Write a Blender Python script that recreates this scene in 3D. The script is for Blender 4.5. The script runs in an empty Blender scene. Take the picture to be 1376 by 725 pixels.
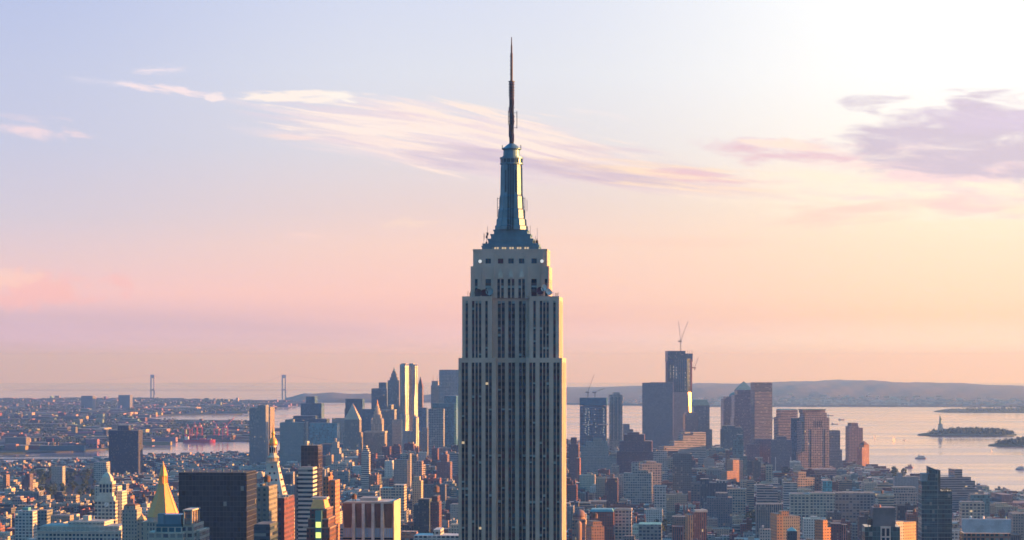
import bpy, bmesh, math, random
import numpy as np
from mathutils import Vector, Matrix
random.seed(7)
SC = bpy.context.scene
COL = SC.collection
R = math.radians
F = 3086.0          # focal length in photograph pixels (1376 wide)
EYE = 257.0         # camera height above the sea
HOR = 486.0         # photograph row of the camera's own level
REARTH = 6.7e6      # effective radius of the globe (with refraction)
GRID = R(-4.4)      # the avenue grid against the viewing direction

# ------------------------------------------------------------------ camera
cam = bpy.data.cameras.new("camera")
cam.sensor_width = 36.0
cam.lens = 36.0 * F / 1376.0
cam.shift_y = (HOR - 362.5) / 1376.0
cam.clip_start = 1.0
cam.clip_end = 200000.0
camo = bpy.data.objects.new("camera", cam)
COL.objects.link(camo)
camo.location = (0, 0, EYE)
camo.rotation_euler = (R(90), 0, 0)
SC.camera = camo
SC.render.resolution_x, SC.render.resolution_y = 1024, 539

# ------------------------------------------------------------------ exposure
vs = SC.view_settings
SC.display_settings.display_device = 'sRGB'
vs.view_transform = 'Standard'
vs.look = 'None'
vs.gamma = 1.0
vs.use_curve_mapping = False
vs.exposure = 1.7
XP = 2.0 ** 1.7
SC.render.engine = 'CYCLES'
SC.cycles.use_denoising = True
SC.cycles.max_bounces = 6
SC.cycles.diffuse_bounces = 2
SC.cycles.glossy_bounces = 3
SC.cycles.volume_bounces = 0
SC.cycles.sample_clamp_indirect = 4.0
SC.cycles.filter_width = 1.6

SUN_AZ, SUN_EL = R(87.0), R(8.0)     # azimuth from the viewing direction to the right

# ------------------------------------------------------------------ node helper
def lin(c):
    c = c / 255.0
    return c / 12.92 if c <= 0.04045 else ((c + 0.055) / 1.055) ** 2.4
def S3(r, g, b):
    return (lin(r), lin(g), lin(b))

class V:
    """a float socket with operators"""
    def __init__(s, nt, sock): s.nt, s.k = nt, sock
    def _m(s, op, *a):
        n = s.nt.nodes.new('ShaderNodeMath'); n.operation = op
        for i, x in enumerate((s,) + a):
            if isinstance(x, V): s.nt.links.new(x.k, n.inputs[i])
            else: n.inputs[i].default_value = x
        return V(s.nt, n.outputs[0])
    def __add__(s, o): return s._m('ADD', o)
    __radd__ = __add__
    def __sub__(s, o): return s._m('SUBTRACT', o)
    def __rsub__(s, o): return (s * -1.0) + o
    def __mul__(s, o): return s._m('MULTIPLY', o)
    __rmul__ = __mul__
    def __truediv__(s, o): return s._m('DIVIDE', o)
    def fl(s): return s._m('FLOOR')
    def fr(s): return s._m('FRACT')
    def ab(s): return s._m('ABSOLUTE')
    def gt(s, o): return s._m('GREATER_THAN', o)
    def lt(s, o): return s._m('LESS_THAN', o)
    def mx(s, o): return s._m('MAXIMUM', o)
    def mn(s, o): return s._m('MINIMUM', o)
    def pw(s, o): return s._m('POWER', o)
    def ss(s, a, b):
        n = s.nt.nodes.new('ShaderNodeMapRange'); n.interpolation_type = 'SMOOTHSTEP'
        s.nt.links.new(s.k, n.inputs[0])
        n.inputs[1].default_value = a; n.inputs[2].default_value = b
        return V(s.nt, n.outputs[0])

def put(nt, sock, x):
    if isinstance(x, V): nt.links.new(x.k, sock)
    elif hasattr(x, 'is_output'): nt.links.new(x, sock)
    elif isinstance(x, (tuple, list)):
        sock.default_value = tuple(x) + (1.0,) if len(x) == 3 and sock.type == 'RGBA' else tuple(x)
    else: sock.default_value = x
def mixc(nt, f, a, b, mode='MIX'):
    n = nt.nodes.new('ShaderNodeMix'); n.data_type = 'RGBA'; n.blend_type = mode
    put(nt, n.inputs[0], f); put(nt, n.inputs[6], a); put(nt, n.inputs[7], b)
    return n.outputs[2]
def comb(nt, x, y, z=0.0):
    n = nt.nodes.new('ShaderNodeCombineXYZ')
    for i, q in enumerate((x, y, z)): put(nt, n.inputs[i], q)
    return n.outputs[0]
def noise(nt, vec, scale, detail=3.0, rough=0.5, dist=0.0):
    n = nt.nodes.new('ShaderNodeTexNoise')
    if vec is not None: nt.links.new(vec, n.inputs['Vector'])
    n.inputs['Scale'].default_value = scale; n.inputs['Detail'].default_value = detail
    n.inputs['Roughness'].default_value = rough; n.inputs['Distortion'].default_value = dist
    return V(nt, n.outputs[0])
def white(nt, vec):
    n = nt.nodes.new('ShaderNodeTexWhiteNoise'); n.noise_dimensions = '3D'
    nt.links.new(vec, n.inputs[0])
    return V(nt, n.outputs[0])
def ramp(nt, f, stops):
    n = nt.nodes.new('ShaderNodeValToRGB')
    nt.links.new(f.k, n.inputs[0])
    e = n.color_ramp.elements
    while len(e) < len(stops): e.new(0.5)
    for i, (p, c) in enumerate(stops):
        e[i].position = p; e[i].color = tuple(c) + (1.0,)
    return n.outputs[0]

# ------------------------------------------------------------------ sky
W = bpy.data.worlds.new("World"); SC.world = W
W.use_nodes = True
nt = W.node_tree
for n in list(nt.nodes): nt.nodes.remove(n)
out = nt.nodes.new('ShaderNodeOutputWorld')
bg = nt.nodes.new('ShaderNodeBackground')
nt.links.new(bg.outputs[0], out.inputs[0])
SKYS = 0.1
bg.inputs[1].default_value = SKYS
nish = nt.nodes.new('ShaderNodeTexSky')
nish.sky_type = 'NISHITA'; nish.sun_disc = False
nish.sun_elevation = SUN_EL; nish.sun_rotation = SUN_AZ
nish.altitude = 260; nish.air_density = 1.2; nish.dust_density = 2.0
tc = nt.nodes.new('ShaderNodeTexCoord')
sp = nt.nodes.new('ShaderNodeSeparateXYZ'); nt.links.new(tc.outputs['Generated'], sp.inputs[0])
dx, dy, dz = (V(nt, sp.outputs[i]) for i in range(3))
az = dx._m('ARCTAN2', dy)
el = dz._m('ARCSINE')
# compass bearing and height in units of 0.01 radian
s = az * 100.0
t = el * 100.0
tn = t * (1 / 16.0)
def rampy(rows):
    st = []
    for y, c in rows:
        p = (HOR - y) / F * 100.0 / 16.0
        st.append((min(1.0, max(0.0, p)), S3(*c)))
    st.sort(key=lambda q: q[0])
    return ramp(nt, tn, st)
left = rampy([(486, (220, 190, 248)), (460, (220, 190, 236)), (425, (220, 190, 213)), (395, (246, 202, 208)),
              (350, (231, 204, 213)), (295, (213, 204, 222)), (200, (199, 202, 229)), (100, (193, 200, 231)), (0, (184, 195, 232))])
cent = rampy([(486, (246, 206, 232)), (458, (248, 206, 222)), (425, (246, 199, 198)), (395, (253, 206, 198)),
              (330, (250, 214, 204)), (280, (236, 214, 214)), (200, (225, 221, 230)), (100, (224, 227, 240)), (0, (216, 222, 243))])
right = rampy([(486, (255, 226, 222)), (458, (255, 228, 212)), (425, (255, 214, 180)), (395, (255, 220, 190)),
               (330, (255, 228, 202)), (280, (255, 236, 212)), (200, (255, 246, 238)), (110, (255, 253, 252)), (0, (255, 255, 255))])
c = mixc(nt, s.ss(-24, -1), left, cent)
c = mixc(nt, s.ss(-4, 20), c, right)

# clouds: streaks of noise gathered where the photograph has them, in compass directions
def cloud(c, px, py, wx, wy, tilt, color, fx, fy, thr, soft, seed, amt=1.0, det=5.0):
    """px,py centre; wx,wy half size (photograph pixels at this focal length); tilt in degrees (down to the right +)"""
    s0 = math.atan((px - 688) / F) * 100; t0 = (HOR - py) / F * 100
    a = R(tilt); ca, sa = math.cos(a), math.sin(a)
    du = (s - s0); dv = (t - t0) * -1.0
    u = (du * ca + dv * sa) * (F / 100 / wx)
    v = (dv * ca - du * sa) * (F / 100 / wy)
    r2 = u * u + v * v
    n1 = noise(nt, comb(nt, u * (fx * wx / 100.0) + seed, v * (fy * wy / 100.0) + seed * 1.7, seed * 0.37), 1.0, det, 0.6, 0.5)
    m = ((n1 - 0.5) * 2.8 + 0.74 - r2 * 0.58).ss(thr, thr + soft * 2.2) * amt
    return mixc(nt, m, c, S3(*color))
# wide faint mauve bands near the horizon
c = cloud(c, 260, 436, 620, 26, 0, (204, 178, 202), 0.15, 2.0, 0.15, 0.6, 1.3, 0.55)
c = cloud(c, 330, 462, 520, 13, 0, (206, 178, 200), 0.15, 3.0, 0.2, 0.6, 2.3, 0.5)
c = cloud(c, 850, 430, 420, 22, 0, (238, 188, 190), 0.15, 3.0, 0.15, 0.6, 3.1, 0.5)
c = cloud(c, 900, 326, 260, 10, 1, (250, 205, 190), 0.3, 3.0, 0.25, 0.5, 5.1, 0.5)
# pink cumulus low on the left
c = cloud(c, 20, 388, 140, 26, 1, (253, 192, 190), 2.6, 4.0, 0.08, 0.28, 4.4, 0.65)
c = cloud(c, 10, 376, 70, 14, 3, (255, 214, 204), 3.0, 5.0, 0.15, 0.28, 4.9, 0.7)
# the long cirrus, tipping down to the right
c = cloud(c, 600, 192, 270, 50, 9, (244, 226, 232), 0.5, 5.0, 0.02, 0.45, 41.2, 0.85)
c = cloud(c, 840, 228, 250, 30, 8, (250, 224, 220), 0.5, 5.0, 0.05, 0.45, 42.2, 0.75)
c = cloud(c, 600, 190, 250, 48, 9, (238, 214, 226), 0.5, 6.0, 0.22, 0.5, 9.2, 0.8)
c = cloud(c, 800, 222, 260, 34, 9, (222, 200, 218), 0.45, 6.0, 0.18, 0.5, 8.2, 0.85)

c = cloud(c, 530, 176, 190, 44, 7, (255, 238, 232), 0.8, 17.0, 0.36, 0.3, 6.7, 1.0)
c = cloud(c, 690, 184, 190, 40, 13, (255, 236, 228), 0.8, 16.0, 0.30, 0.3, 7.9, 1.0)
c = cloud(c, 560, 205, 140, 28, 12, (255, 234, 228), 0.9, 17.0, 0.34, 0.3, 36.1, 0.95)
c = cloud(c, 880, 238, 200, 24, 6, (255, 228, 206), 0.8, 17.0, 0.24, 0.35, 11.3, 0.95)
c = cloud(c, 960, 240, 110, 12, 5, (236, 196, 208), 0.8, 9.0, 0.25, 0.35, 34.3, 0.8)
c = cloud(c, 405, 132, 80, 9, 0.5, (255, 242, 236), 1.4, 9.0, 0.16, 0.25, 12.1, 1.0)
c = cloud(c, 455, 131, 34, 8, 6, (255, 246, 240), 2.4, 9.0, 0.18, 0.25, 13.1, 1.0)
c = cloud(c, 392, 187, 60, 6, 2, (250, 226, 224), 1.4, 9.0, 0.25, 0.3, 16.1, 0.8)
c = cloud(c, 650, 216, 130, 22, 7, (206, 190, 214), 0.5, 7.0, 0.14, 0.4, 33.2, 0.75)
c = cloud(c, 790, 236, 120, 16, 7, (210, 190, 212), 0.5, 7.0, 0.14, 0.4, 43.2, 0.7)
# small streaks, upper left
c = cloud(c, 228, 126, 68, 8, 6, (252, 232, 236), 2.0, 10.0, 0.27, 0.3, 14.7, 0.9)
c = cloud(c, 288, 134, 14, 7, 0, (252, 236, 238), 3.0, 9.0, 0.18, 0.3, 15.2, 0.9)
c = cloud(c, 218, 101, 45, 8, 0, (244, 230, 240), 2.0, 9.0, 0.25, 0.35, 17.2, 0.85)
c = cloud(c, 40, 178, 95, 18, 8, (246, 222, 230), 1.6, 8.0, 0.30, 0.35, 18.2, 0.85)
c = cloud(c, 165, 2, 50, 9, 0, (250, 232, 238), 2.4, 7.0, 0.2, 0.35, 19.2, 0.85)
c = cloud(c, 130, 118, 60, 7, 3, (226, 222, 240), 1.6, 8.0, 0.25, 0.4, 20.2, 0.6)
c = cloud(c, 560, 300, 60, 9, -6, (255, 224, 206), 1.4, 8.0, 0.25, 0.4, 21.2, 0.75)
c = cloud(c, 405, 318, 50, 6, 0, (250, 216, 212), 1.4, 8.0, 0.28, 0.4, 22.2, 0.6)
c = cloud(c, 800, 156, 50, 7, 8, (250, 236, 238), 1.4, 8.0, 0.3, 0.4, 23.2, 0.6)
# clouds at the right
c = cloud(c, 1200, 268, 290, 44, 4, (255, 238, 222), 0.9, 7.0, 0.22, 0.4, 24.2, 0.95)
c = cloud(c, 1290, 240, 200, 40, 3, (246, 216, 220), 0.8, 5.0, -0.02, 0.4, 25.2, 0.9)
c = cloud(c, 1335, 203, 200, 60, 5, (206, 192, 210), 0.9, 4.0, -0.06, 0.36, 26.6, 0.95)
c = cloud(c, 1225, 180, 70, 24, -6, (210, 196, 214), 1.4, 5.0, 0.05, 0.42, 27.6, 0.9)
c = cloud(c, 1345, 168, 120, 24, 4, (216, 200, 224), 1.0, 6.0, 0.1, 0.4, 35.6, 0.7)
c = cloud(c, 1330, 280, 130, 26, 0, (246, 208, 208), 0.9, 5.0, 0.12, 0.45, 28.6, 0.85)
c = cloud(c, 1130, 292, 140, 18, -4, (250, 212, 202), 0.9, 6.0, 0.15, 0.45, 29.6, 0.8)
c = cloud(c, 1052, 207, 105, 19, 4, (232, 198, 210), 1.2, 6.0, 0.06, 0.42, 30.6, 0.95)
c = cloud(c, 1075, 199, 90, 9, 5, (255, 230, 218), 1.2, 9.0, 0.2, 0.3, 31.6, 0.9)
c = cloud(c, 1120, 246, 140, 16, 8, (255, 238, 220), 1.2, 8.0, 0.2, 0.35, 32.6, 0.95)
c = cloud(c, 1290, 258, 110, 12, 2, (255, 240, 220), 1.2, 8.0, 0.25, 0.35, 37.6, 0.95)
# the rest of the dome: blue overhead and behind, bright towards the sun
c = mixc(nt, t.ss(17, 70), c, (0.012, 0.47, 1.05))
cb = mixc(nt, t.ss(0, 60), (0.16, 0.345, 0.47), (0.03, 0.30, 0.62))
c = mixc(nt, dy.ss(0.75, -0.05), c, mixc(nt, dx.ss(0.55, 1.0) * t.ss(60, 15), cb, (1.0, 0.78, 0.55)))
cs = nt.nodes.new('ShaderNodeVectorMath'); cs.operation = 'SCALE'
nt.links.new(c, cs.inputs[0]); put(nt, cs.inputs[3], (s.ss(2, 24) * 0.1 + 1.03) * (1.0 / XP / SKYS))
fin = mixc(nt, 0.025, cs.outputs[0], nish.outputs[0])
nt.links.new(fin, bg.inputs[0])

# ------------------------------------------------------------------ sun
sl = bpy.data.lights.new("sun", 'SUN')
sl.energy = 4.4; sl.angle = R(0.5); sl.color = (1.0, 0.43, 0.12)
sun = bpy.data.objects.new("sun", sl); COL.objects.link(sun)
sd = Vector((math.sin(SUN_AZ) * math.cos(SUN_EL), math.cos(SUN_AZ) * math.cos(SUN_EL), math.sin(SUN_EL)))
sun.rotation_euler = sd.to_track_quat('Z', 'Y').to_euler()
sun.location = (3000, 0, 900)
W.cycles.sampling_method = 'MANUAL'
W.cycles.sample_map_resolution = 256
# ------------------------------------------------------------------ scene helpers
def gz(x, y): return -(x * x + y * y) / (2 * REARTH)
def tag(o, label=None, cat=None, group=None, kind=None):
    if label: o['label'] = label
    if cat: o['category'] = cat
    if group: o['group'] = group
    if kind: o['kind'] = kind
    return o
def empty(name, loc, rz=0.0):
    o = bpy.data.objects.new(name, None); COL.objects.link(o)
    o.empty_display_size = 2.0
    o.location = loc; o.rotation_euler = (0, 0, rz)
    return o

class MB:
    """collects faces; build() links them as one mesh object with wall coordinates as UV"""
    def __init__(s): s.v, s.f, s.m, s.c = [], [], [], []
    def face(s, pts, m=0, col=None):
        i = len(s.v); s.v.extend(tuple(p) for p in pts)
        s.f.append(tuple(range(i, i + len(pts)))); s.m.append(m); s.c.append(col)
    def poly(s, verts, faces, m=0, col=None):
        i = len(s.v); s.v.extend(tuple(p) for p in verts)
        for f in faces:
            s.f.append(tuple(i + k for k in f)); s.m.append(m); s.c.append(col)
    def box(s, x0, x1, y0, y1, z0, z1, m=0, mt=None, col=None, colt=None):
        v = [(x0, y0, z0), (x1, y0, z0), (x1, y1, z0), (x0, y1, z0), (x0, y0, z1), (x1, y0, z1), (x1, y1, z1), (x0, y1, z1)]
        s.poly(v, [(0, 1, 5, 4), (1, 2, 6, 5), (2, 3, 7, 6), (3, 0, 4, 7), (0, 3, 2, 1)], m, col)
        i = len(s.v) - 8
        s.f.append((i + 4, i + 5, i + 6, i + 7)); s.m.append(m if mt is None else mt); s.c.append(colt or col)
    def prism(s, pl, z0, z1, m=0, mt=None, pl2=None):
        """pl counter-clockwise plan outline; pl2 another outline at the top"""
        n = len(pl); q = pl2 or pl
        v = [(x, y, z0) for x, y in pl] + [(x, y, z1) for x, y in q]
        s.poly(v, [(k, (k + 1) % n, n + (k + 1) % n, n + k) for k in range(n)], m)
        i = len(s.v) - 2 * n
        s.f.append(tuple(i + n + k for k in range(n))); s.m.append(m if mt is None else mt); s.c.append(None)
        s.f.append(tuple(i + n - 1 - k for k in range(n))); s.m.append(m); s.c.append(None)
    def lathe(s, cx, cy, prof, n=16, m=0, rot=0.0):
        """prof list of (radius, z), bottom to top"""
        v = []
        for r, z in prof:
            for k in range(n):
                a = rot + 2 * math.pi * k / n
                v.append((cx + r * math.cos(a), cy + r * math.sin(a), z))
        f = []
        for j in range(len(prof) - 1):
            for k in range(n):
                a, b = j * n + k, j * n + (k + 1) % n
                f.append((a, b, b + n, a + n))
        f.append(tuple(range(n - 1, -1, -1)))
        f.append(tuple((len(prof) - 1) * n + k for k in range(n)))
        s.poly(v, f, m)
    def bar(s, p, q, r, m=0, n=4, r2=None):
        p, q = Vector(p), Vector(q); d = q - p
        if d.length < 1e-6: return
        r2 = r if r2 is None else r2
        z = d.normalized(); a = Vector((0, 0, 1)) if abs(z.z) < 0.9 else Vector((1, 0, 0))
        x = z.cross(a).normalized(); y = z.cross(x)
        v = []
        for c0, rr in ((p, r), (q, r2)):
            for k in range(n):
                t_ = 2 * math.pi * (k + 0.5) / n
                v.append(tuple(c0 + (x * math.cos(t_) + y * math.sin(t_)) * rr))
        f = [(k, n + k, n + (k + 1) % n, (k + 1) % n) for k in range(n)]
        f += [tuple(range(n)), tuple(range(2 * n - 1, n - 1, -1))]
        s.poly(v, f, m)
    def build(s, name, mats, parent=None, color=None, smooth=False):
        me = bpy.data.meshes.new(name)
        me.from_pydata(s.v, [], s.f)
        if not isinstance(mats, (list, tuple)): mats = [mats]
        for m in mats: me.materials.append(m)
        me.polygons.foreach_set('material_index', s.m)
        if smooth: me.polygons.foreach_set('use_smooth', [True] * len(s.f))
        nl = len(me.loops)
        co = np.array(s.v, dtype=np.float64)
        uv = np.zeros((nl, 2), dtype=np.float32)
        ls = np.zeros(len(s.f), dtype=np.int32); me.polygons.foreach_get('loop_start', ls)
        me.update()
        nr = np.zeros(len(s.f) * 3, dtype=np.float32); me.polygons.foreach_get('normal', nr); nr = nr.reshape(-1, 3)
        for i, f in enumerate(s.f):
            p = co[list(f)]; n = nr[i]; h = math.hypot(n[0], n[1]); a = ls[i]
            if h > 0.4:
                uv[a:a + len(f), 0] = p[:, 0] * (-n[1] / h) + p[:, 1] * (n[0] / h)
                uv[a:a + len(f), 1] = p[:, 2]
            else:
                uv[a:a + len(f)] = p[:, :2]
        me.uv_layers.new(name='wall').data.foreach_set('uv', uv.ravel())
        if any(c is not None for c in s.c):
            at = me.attributes.new('tint', 'FLOAT_COLOR', 'CORNER')
            cc = np.ones((nl, 4), dtype=np.float32)
            for i, f in enumerate(s.f):
                if s.c[i] is not None: cc[ls[i]:ls[i] + len(f), :3] = s.c[i]
            at.data.foreach_set('color', cc.ravel())
        o = bpy.data.objects.new(name, me); COL.objects.link(o)
        if parent is not None: o.parent = parent
        if color is not None: o.color = (color[0], color[1], color[2], 1.0)
        return o

# ------------------------------------------------------------------ materials
def newmat(name):
    m = bpy.data.materials.new(name); m.use_nodes = True
    n = m.node_tree
    return m, n, n.nodes['Principled BSDF']
def plain(name, col, rough=0.8, metal=0.0, var=0.15, scale=0.15, stain=0.0, spec=0.3, emit=None, es=0.0):
    m, n, b = newmat(name)
    g = n.nodes.new('ShaderNodeTexCoord')
    k = noise(n, g.outputs['Object'], scale, 4.0, 0.6)
    cc = mixc(n, k.ss(0.25, 0.75), tuple(x * (1 - var) for x in col), tuple(min(1, x * (1 + var)) for x in col))
    if stain:
        k2 = noise(n, g.outputs['Object'], scale * 9, 3.0, 0.6)
        cc = mixc(n, k2.ss(0.5, 0.8) * stain, cc, tuple(x * 0.5 for x in col))
    n.links.new(cc, b.inputs['Base Color'])
    b.inputs['Roughness'].default_value = rough; b.inputs['Metallic'].default_value = metal
    b.inputs['Specular IOR Level'].default_value = spec
    if emit:
        b.inputs['Emission Color'].default_value = tuple(emit) + (1.0,); b.inputs['Emission Strength'].default_value = es
    return m
def tinted(name, rough=0.85, metal=0.0, var=0.2, scale=0.1, spec=0.3):
    """takes the object's own colour"""
    m, n, b = newmat(name)
    g = n.nodes.new('ShaderNodeTexCoord'); oi = n.nodes.new('ShaderNodeObjectInfo')
    k = noise(n, g.outputs['Object'], scale, 4.0, 0.65)
    k2 = noise(n, g.outputs['Object'], scale * 8, 2.0, 0.6)
    cc = mixc(n, k.ss(0.3, 0.7) * (k2 * 0.6 + 0.7), mixc(n, 1.0, oi.outputs['Color'], (1 - var,) * 3, 'MULTIPLY'), mixc(n, 1.0, oi.outputs['Color'], (1 + var,) * 3, 'MULTIPLY'))
    n.links.new(cc, b.inputs['Base Color'])
    b.inputs['Roughness'].default_value = rough; b.inputs['Metallic'].default_value = metal
    b.inputs['Specular IOR Level'].default_value = spec
    return m
def facade(name, fh=3.5, bw=3.0, u=(0.25, 0.75), v=(0.25, 0.8), glass=(0.035, 0.06, 0.08), pale=0.15, lit=0.003,
           src='obj', gr=0.12, gm=0.0, wr=0.85, wm=0.0, tintglass=False, group=0, gvar=1.0, wallk=1.0):
    """wall with a grid of windows laid out in metres along the wall"""
    m, n, b = newmat(name)
    uvn = n.nodes.new('ShaderNodeUVMap'); uvn.uv_map = 'wall'
    sp = n.nodes.new('ShaderNodeSeparateXYZ'); n.links.new(uvn.outputs[0], sp.inputs[0])
    oi = n.nodes.new('ShaderNodeObjectInfo'); rnd = V(n, oi.outputs['Random'])
    if src == 'obj': base = oi.outputs['Color']; sc = rnd * 0.35 + 0.82
    else:
        at = n.nodes.new('ShaderNodeAttribute'); at.attribute_name = 'tint'; base = at.outputs['Color']
        ar = n.nodes.new('ShaderNodeSeparateColor'); n.links.new(base, ar.inputs[0])
        rnd = (V(n, ar.outputs[0]) * 517.3).fr(); sc = rnd * 0.5 + 0.75
    U = V(n, sp.outputs[0]) / (sc * bw); Vv = V(n, sp.outputs[1]) / fh
    fu, fv = U.fr(), Vv.fr()
    win = (fu - (u[0] + u[1]) / 2).ab().lt((u[1] - u[0]) / 2) * (fv - (v[0] + v[1]) / 2).ab().lt((v[1] - v[0]) / 2)
    if group:     # a blank pier after every few windows
        win = win * (((U.fl() + 0.5) / group).fr()).gt(0.9 / group)
    wn = white(n, comb(n, U.fl(), Vv.fl(), rnd * 77.0))
    w2 = white(n, comb(n, U.fl(), Vv.fl() + 31.7, rnd * 39.0))
    g = n.nodes.new('ShaderNodeTexCoord')
    k = noise(n, g.outputs['Object'], 0.05, 4.0, 0.65); k2 = noise(n, g.outputs['Object'], 0.6, 3.0, 0.6)
    wall = mixc(n, k * 0.6 + k2 * 0.4, mixc(n, 1.0, base, (0.72 * wallk,) * 3, 'MULTIPLY'), mixc(n, 1.0, base, (1.22 * wallk,) * 3, 'MULTIPLY'))
    gl = mixc(n, wn, tuple(x * (1 - .5 * gvar) for x in glass), tuple(x * (1 + .7 * gvar) for x in glass))
    if tintglass: gl = mixc(n, 1.0, gl, base, 'MULTIPLY')
    gl = mixc(n, w2.gt(1 - pale) * 0.75, gl, (0.30, 0.31, 0.30))
    cc = mixc(n, win, wall, gl)
    n.links.new(cc, b.inputs['Base Color'])
    put(n, b.inputs['Roughness'], win * (gr - wr) + wr)
    put(n, b.inputs['Metallic'], win * (gm - wm) + wm)
    b.inputs['Specular IOR Level'].default_value = 0.5
    if lit:
        b.inputs['Emission Color'].default_value = (1.0, 0.66, 0.32, 1)
        put(n, b.inputs['Emission Strength'], win * wn.gt(1 - lit) * 0.2)
    return m
M = {}
STY = dict(
    punch=dict(fh=3.3, bw=2.9, u=(0.28, 0.72), v=(0.25, 0.75)),
    loft=dict(fh=4.1, bw=4.4, u=(0.16, 0.84), v=(0.22, 0.80), pale=0.22),
    band=dict(fh=3.7, bw=4.5, u=(0.0, 1.0), v=(0.38, 0.88), pale=0.1),
    stripe=dict(fh=3.6, bw=2.6, u=(0.34, 0.9), v=(0.0, 0.94), pale=0.08),
    grid=dict(fh=3.8, bw=3.4, u=(0.14, 0.86), v=(0.2, 0.86), pale=0.1),
    curtain=dict(wallk=2.2, fh=3.9, bw=3.0, u=(0.05, 0.95), v=(0.06, 0.94), gr=0.08, pale=0.012, lit=0, glass=(1.0, 1.0, 1.0), tintglass=True),
    smooth=dict(fh=4.2, bw=3.2, u=(0.04, 0.96), v=(0.04, 0.96), gr=0.3, gm=0.25, pale=0.0, lit=0, gvar=0.25, glass=(.78, .8, .86), tintglass=True),
    piers=dict(fh=3.7, bw=2.4, u=(0.4, 0.86), v=(0.1, 0.72), pale=0.12, group=4),
)
for k_, p_ in STY.items(): M[k_] = facade('facade_' + k_, **p_)
M['punch_mass'] = facade('facade_punch_mass', src='attr', **STY['punch'])
M['loft_mass'] = facade('facade_loft_mass', src='attr', **STY['loft'])
M['wall'] = tinted('painted_masonry')
M['roof'] = tinted('roofing', rough=0.9, var=0.35, scale=0.12)
M['metal'] = tinted('painted_metal', rough=0.45, metal=0.5, var=0.1)
M['wood'] = plain('tank_wood', (0.16, 0.10, 0.07), 0.9, var=0.3)
M['steel'] = plain('dark_steel', (0.09, 0.085, 0.09), 0.6, 0.4)
M['limestone'] = plain('limestone', (0.58, 0.435, 0.36), 0.85, var=0.16, scale=0.07, stain=0.35)
M['glass'] = plain('window_glass', (0.008, 0.020, 0.036), 0.15, 0.0, var=0.3, spec=0.25)
M['glassb'] = plain('window_glass_blue', (0.03, 0.07, 0.10), 0.15, var=0.3, spec=0.3)
M['red'] = plain('red_window_frame', (0.10, 0.03, 0.035), 0.5)
M['spandrel'] = plain('spandrel_metal', (0.105, 0.075, 0.068), 0.5, 0.1, var=0.2)
M['blind'] = plain('window_blind', (0.26, 0.34, 0.36), 0.8)
M['litwin'] = plain('lit_window', (0.5, 0.4, 0.25), 0.6, emit=(1.0, 0.72, 0.42), es=0.16)
M['litwhite'] = plain('floodlight_lens', (0.8, 0.8, 0.8), 0.4, emit=(1.0, 0.95, 0.85), es=0.18)
M['alum'] = plain('cast_aluminium', (0.12, 0.23, 0.30), 0.45, 0.4, var=0.18, scale=0.2)
M['alumpale'] = plain('pale_aluminium', (0.20, 0.29, 0.34), 0.45, 0.25, var=0.15, scale=0.2)
M['alumdark'] = plain('dark_mast_glazing', (0.02, 0.06, 0.085), 0.2, 0.2, var=0.3, spec=0.6)
M['gold'] = plain('gilded_tile', (1.0, 0.43, 0.15), 0.45, 0.0, var=0.1, scale=0.5)
M['goldtrim'] = plain('gold_leaf', (1.0, 0.45, 0.13), 0.35, 0.2, var=0.1, scale=0.5)
M['copper'] = plain('green_copper', (0.15, 0.27, 0.29), 0.7, var=0.2)
M['trunk'] = plain('bark', (0.08, 0.06, 0.045), 0.9)
M['white'] = plain('white_paint', (0.75, 0.74, 0.72), 0.6, var=0.06)
M['cranered'] = plain('crane_red', (0.75, 0.13, 0.13), 0.6)
M['craneg'] = plain('crane_grey', (0.22, 0.20, 0.22), 0.6)
M['bridge'] = plain('bridge_steel', (0.16, 0.18, 0.20), 0.7)
M['worklight'] = plain('work_light_lens', (.8, .8, .8), .4, emit=(1.0, .9, .75), es=.42)
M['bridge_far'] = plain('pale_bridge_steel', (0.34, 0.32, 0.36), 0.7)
M['verdigris'] = plain('verdigris_statue', (0.15, 0.28, 0.25), 0.7)

def leafmat(name, a, b_):
    m, n, b = newmat(name)
    g = n.nodes.new('ShaderNodeTexCoord'); k = noise(n, g.outputs['Object'], 0.35, 3.0, 0.6)
    n.links.new(mixc(n, k.ss(0.3, 0.7), a, b_), b.inputs['Base Color'])
    b.inputs['Roughness'].default_value = 0.8; b.inputs['Specular IOR Level'].default_value = 0.2
    return m
M['leaf'] = leafmat('foliage', (0.022, 0.05, 0.018), (0.07, 0.11, 0.04))

# ------------------------------------------------------------------ the picture's directions as places
class Site:
    """front-left corner of a building: direction of photograph column pxl at distance Y; rotated by alpha"""
    def __init__(s, pxl, Y, alpha=GRID, base=4.0):
        s.Y = Y; s.a = alpha; s.X = (pxl - 688) / F * Y
        s.ux, s.uy = Vector((math.cos(alpha), math.sin(alpha))), Vector((-math.sin(alpha), math.cos(alpha)))
        s.base = gz(s.X, Y) + base
    def lx(s, px, sb=0.0):
        k = (px - 688) / F
        ox, oy = s.X + s.uy.x * sb, s.Y + s.uy.y * sb
        return (k * oy - ox) / (s.ux.x - k * s.ux.y)
    def ly(s, px, x):
        """depth at which the right-hand side face (at local x) reaches column px"""
        k = (px - 688) / F
        ox, oy = s.X + s.ux.x * x, s.Y + s.ux.y * x
        return (k * oy - ox) / (s.uy.x - k * s.uy.y)
    def lz(s, py, x=0.0, sb=0.0):
        yy = s.Y + s.ux.y * x + s.uy.y * sb
        return EYE - (py - HOR) * yy / F - s.base
    def root(s, name): return empty(name, (s.X, s.Y, s.base), s.a)

RECTS = []     # (left, right, top, distance, short name) of every building placed by hand, for naming neighbours

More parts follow.
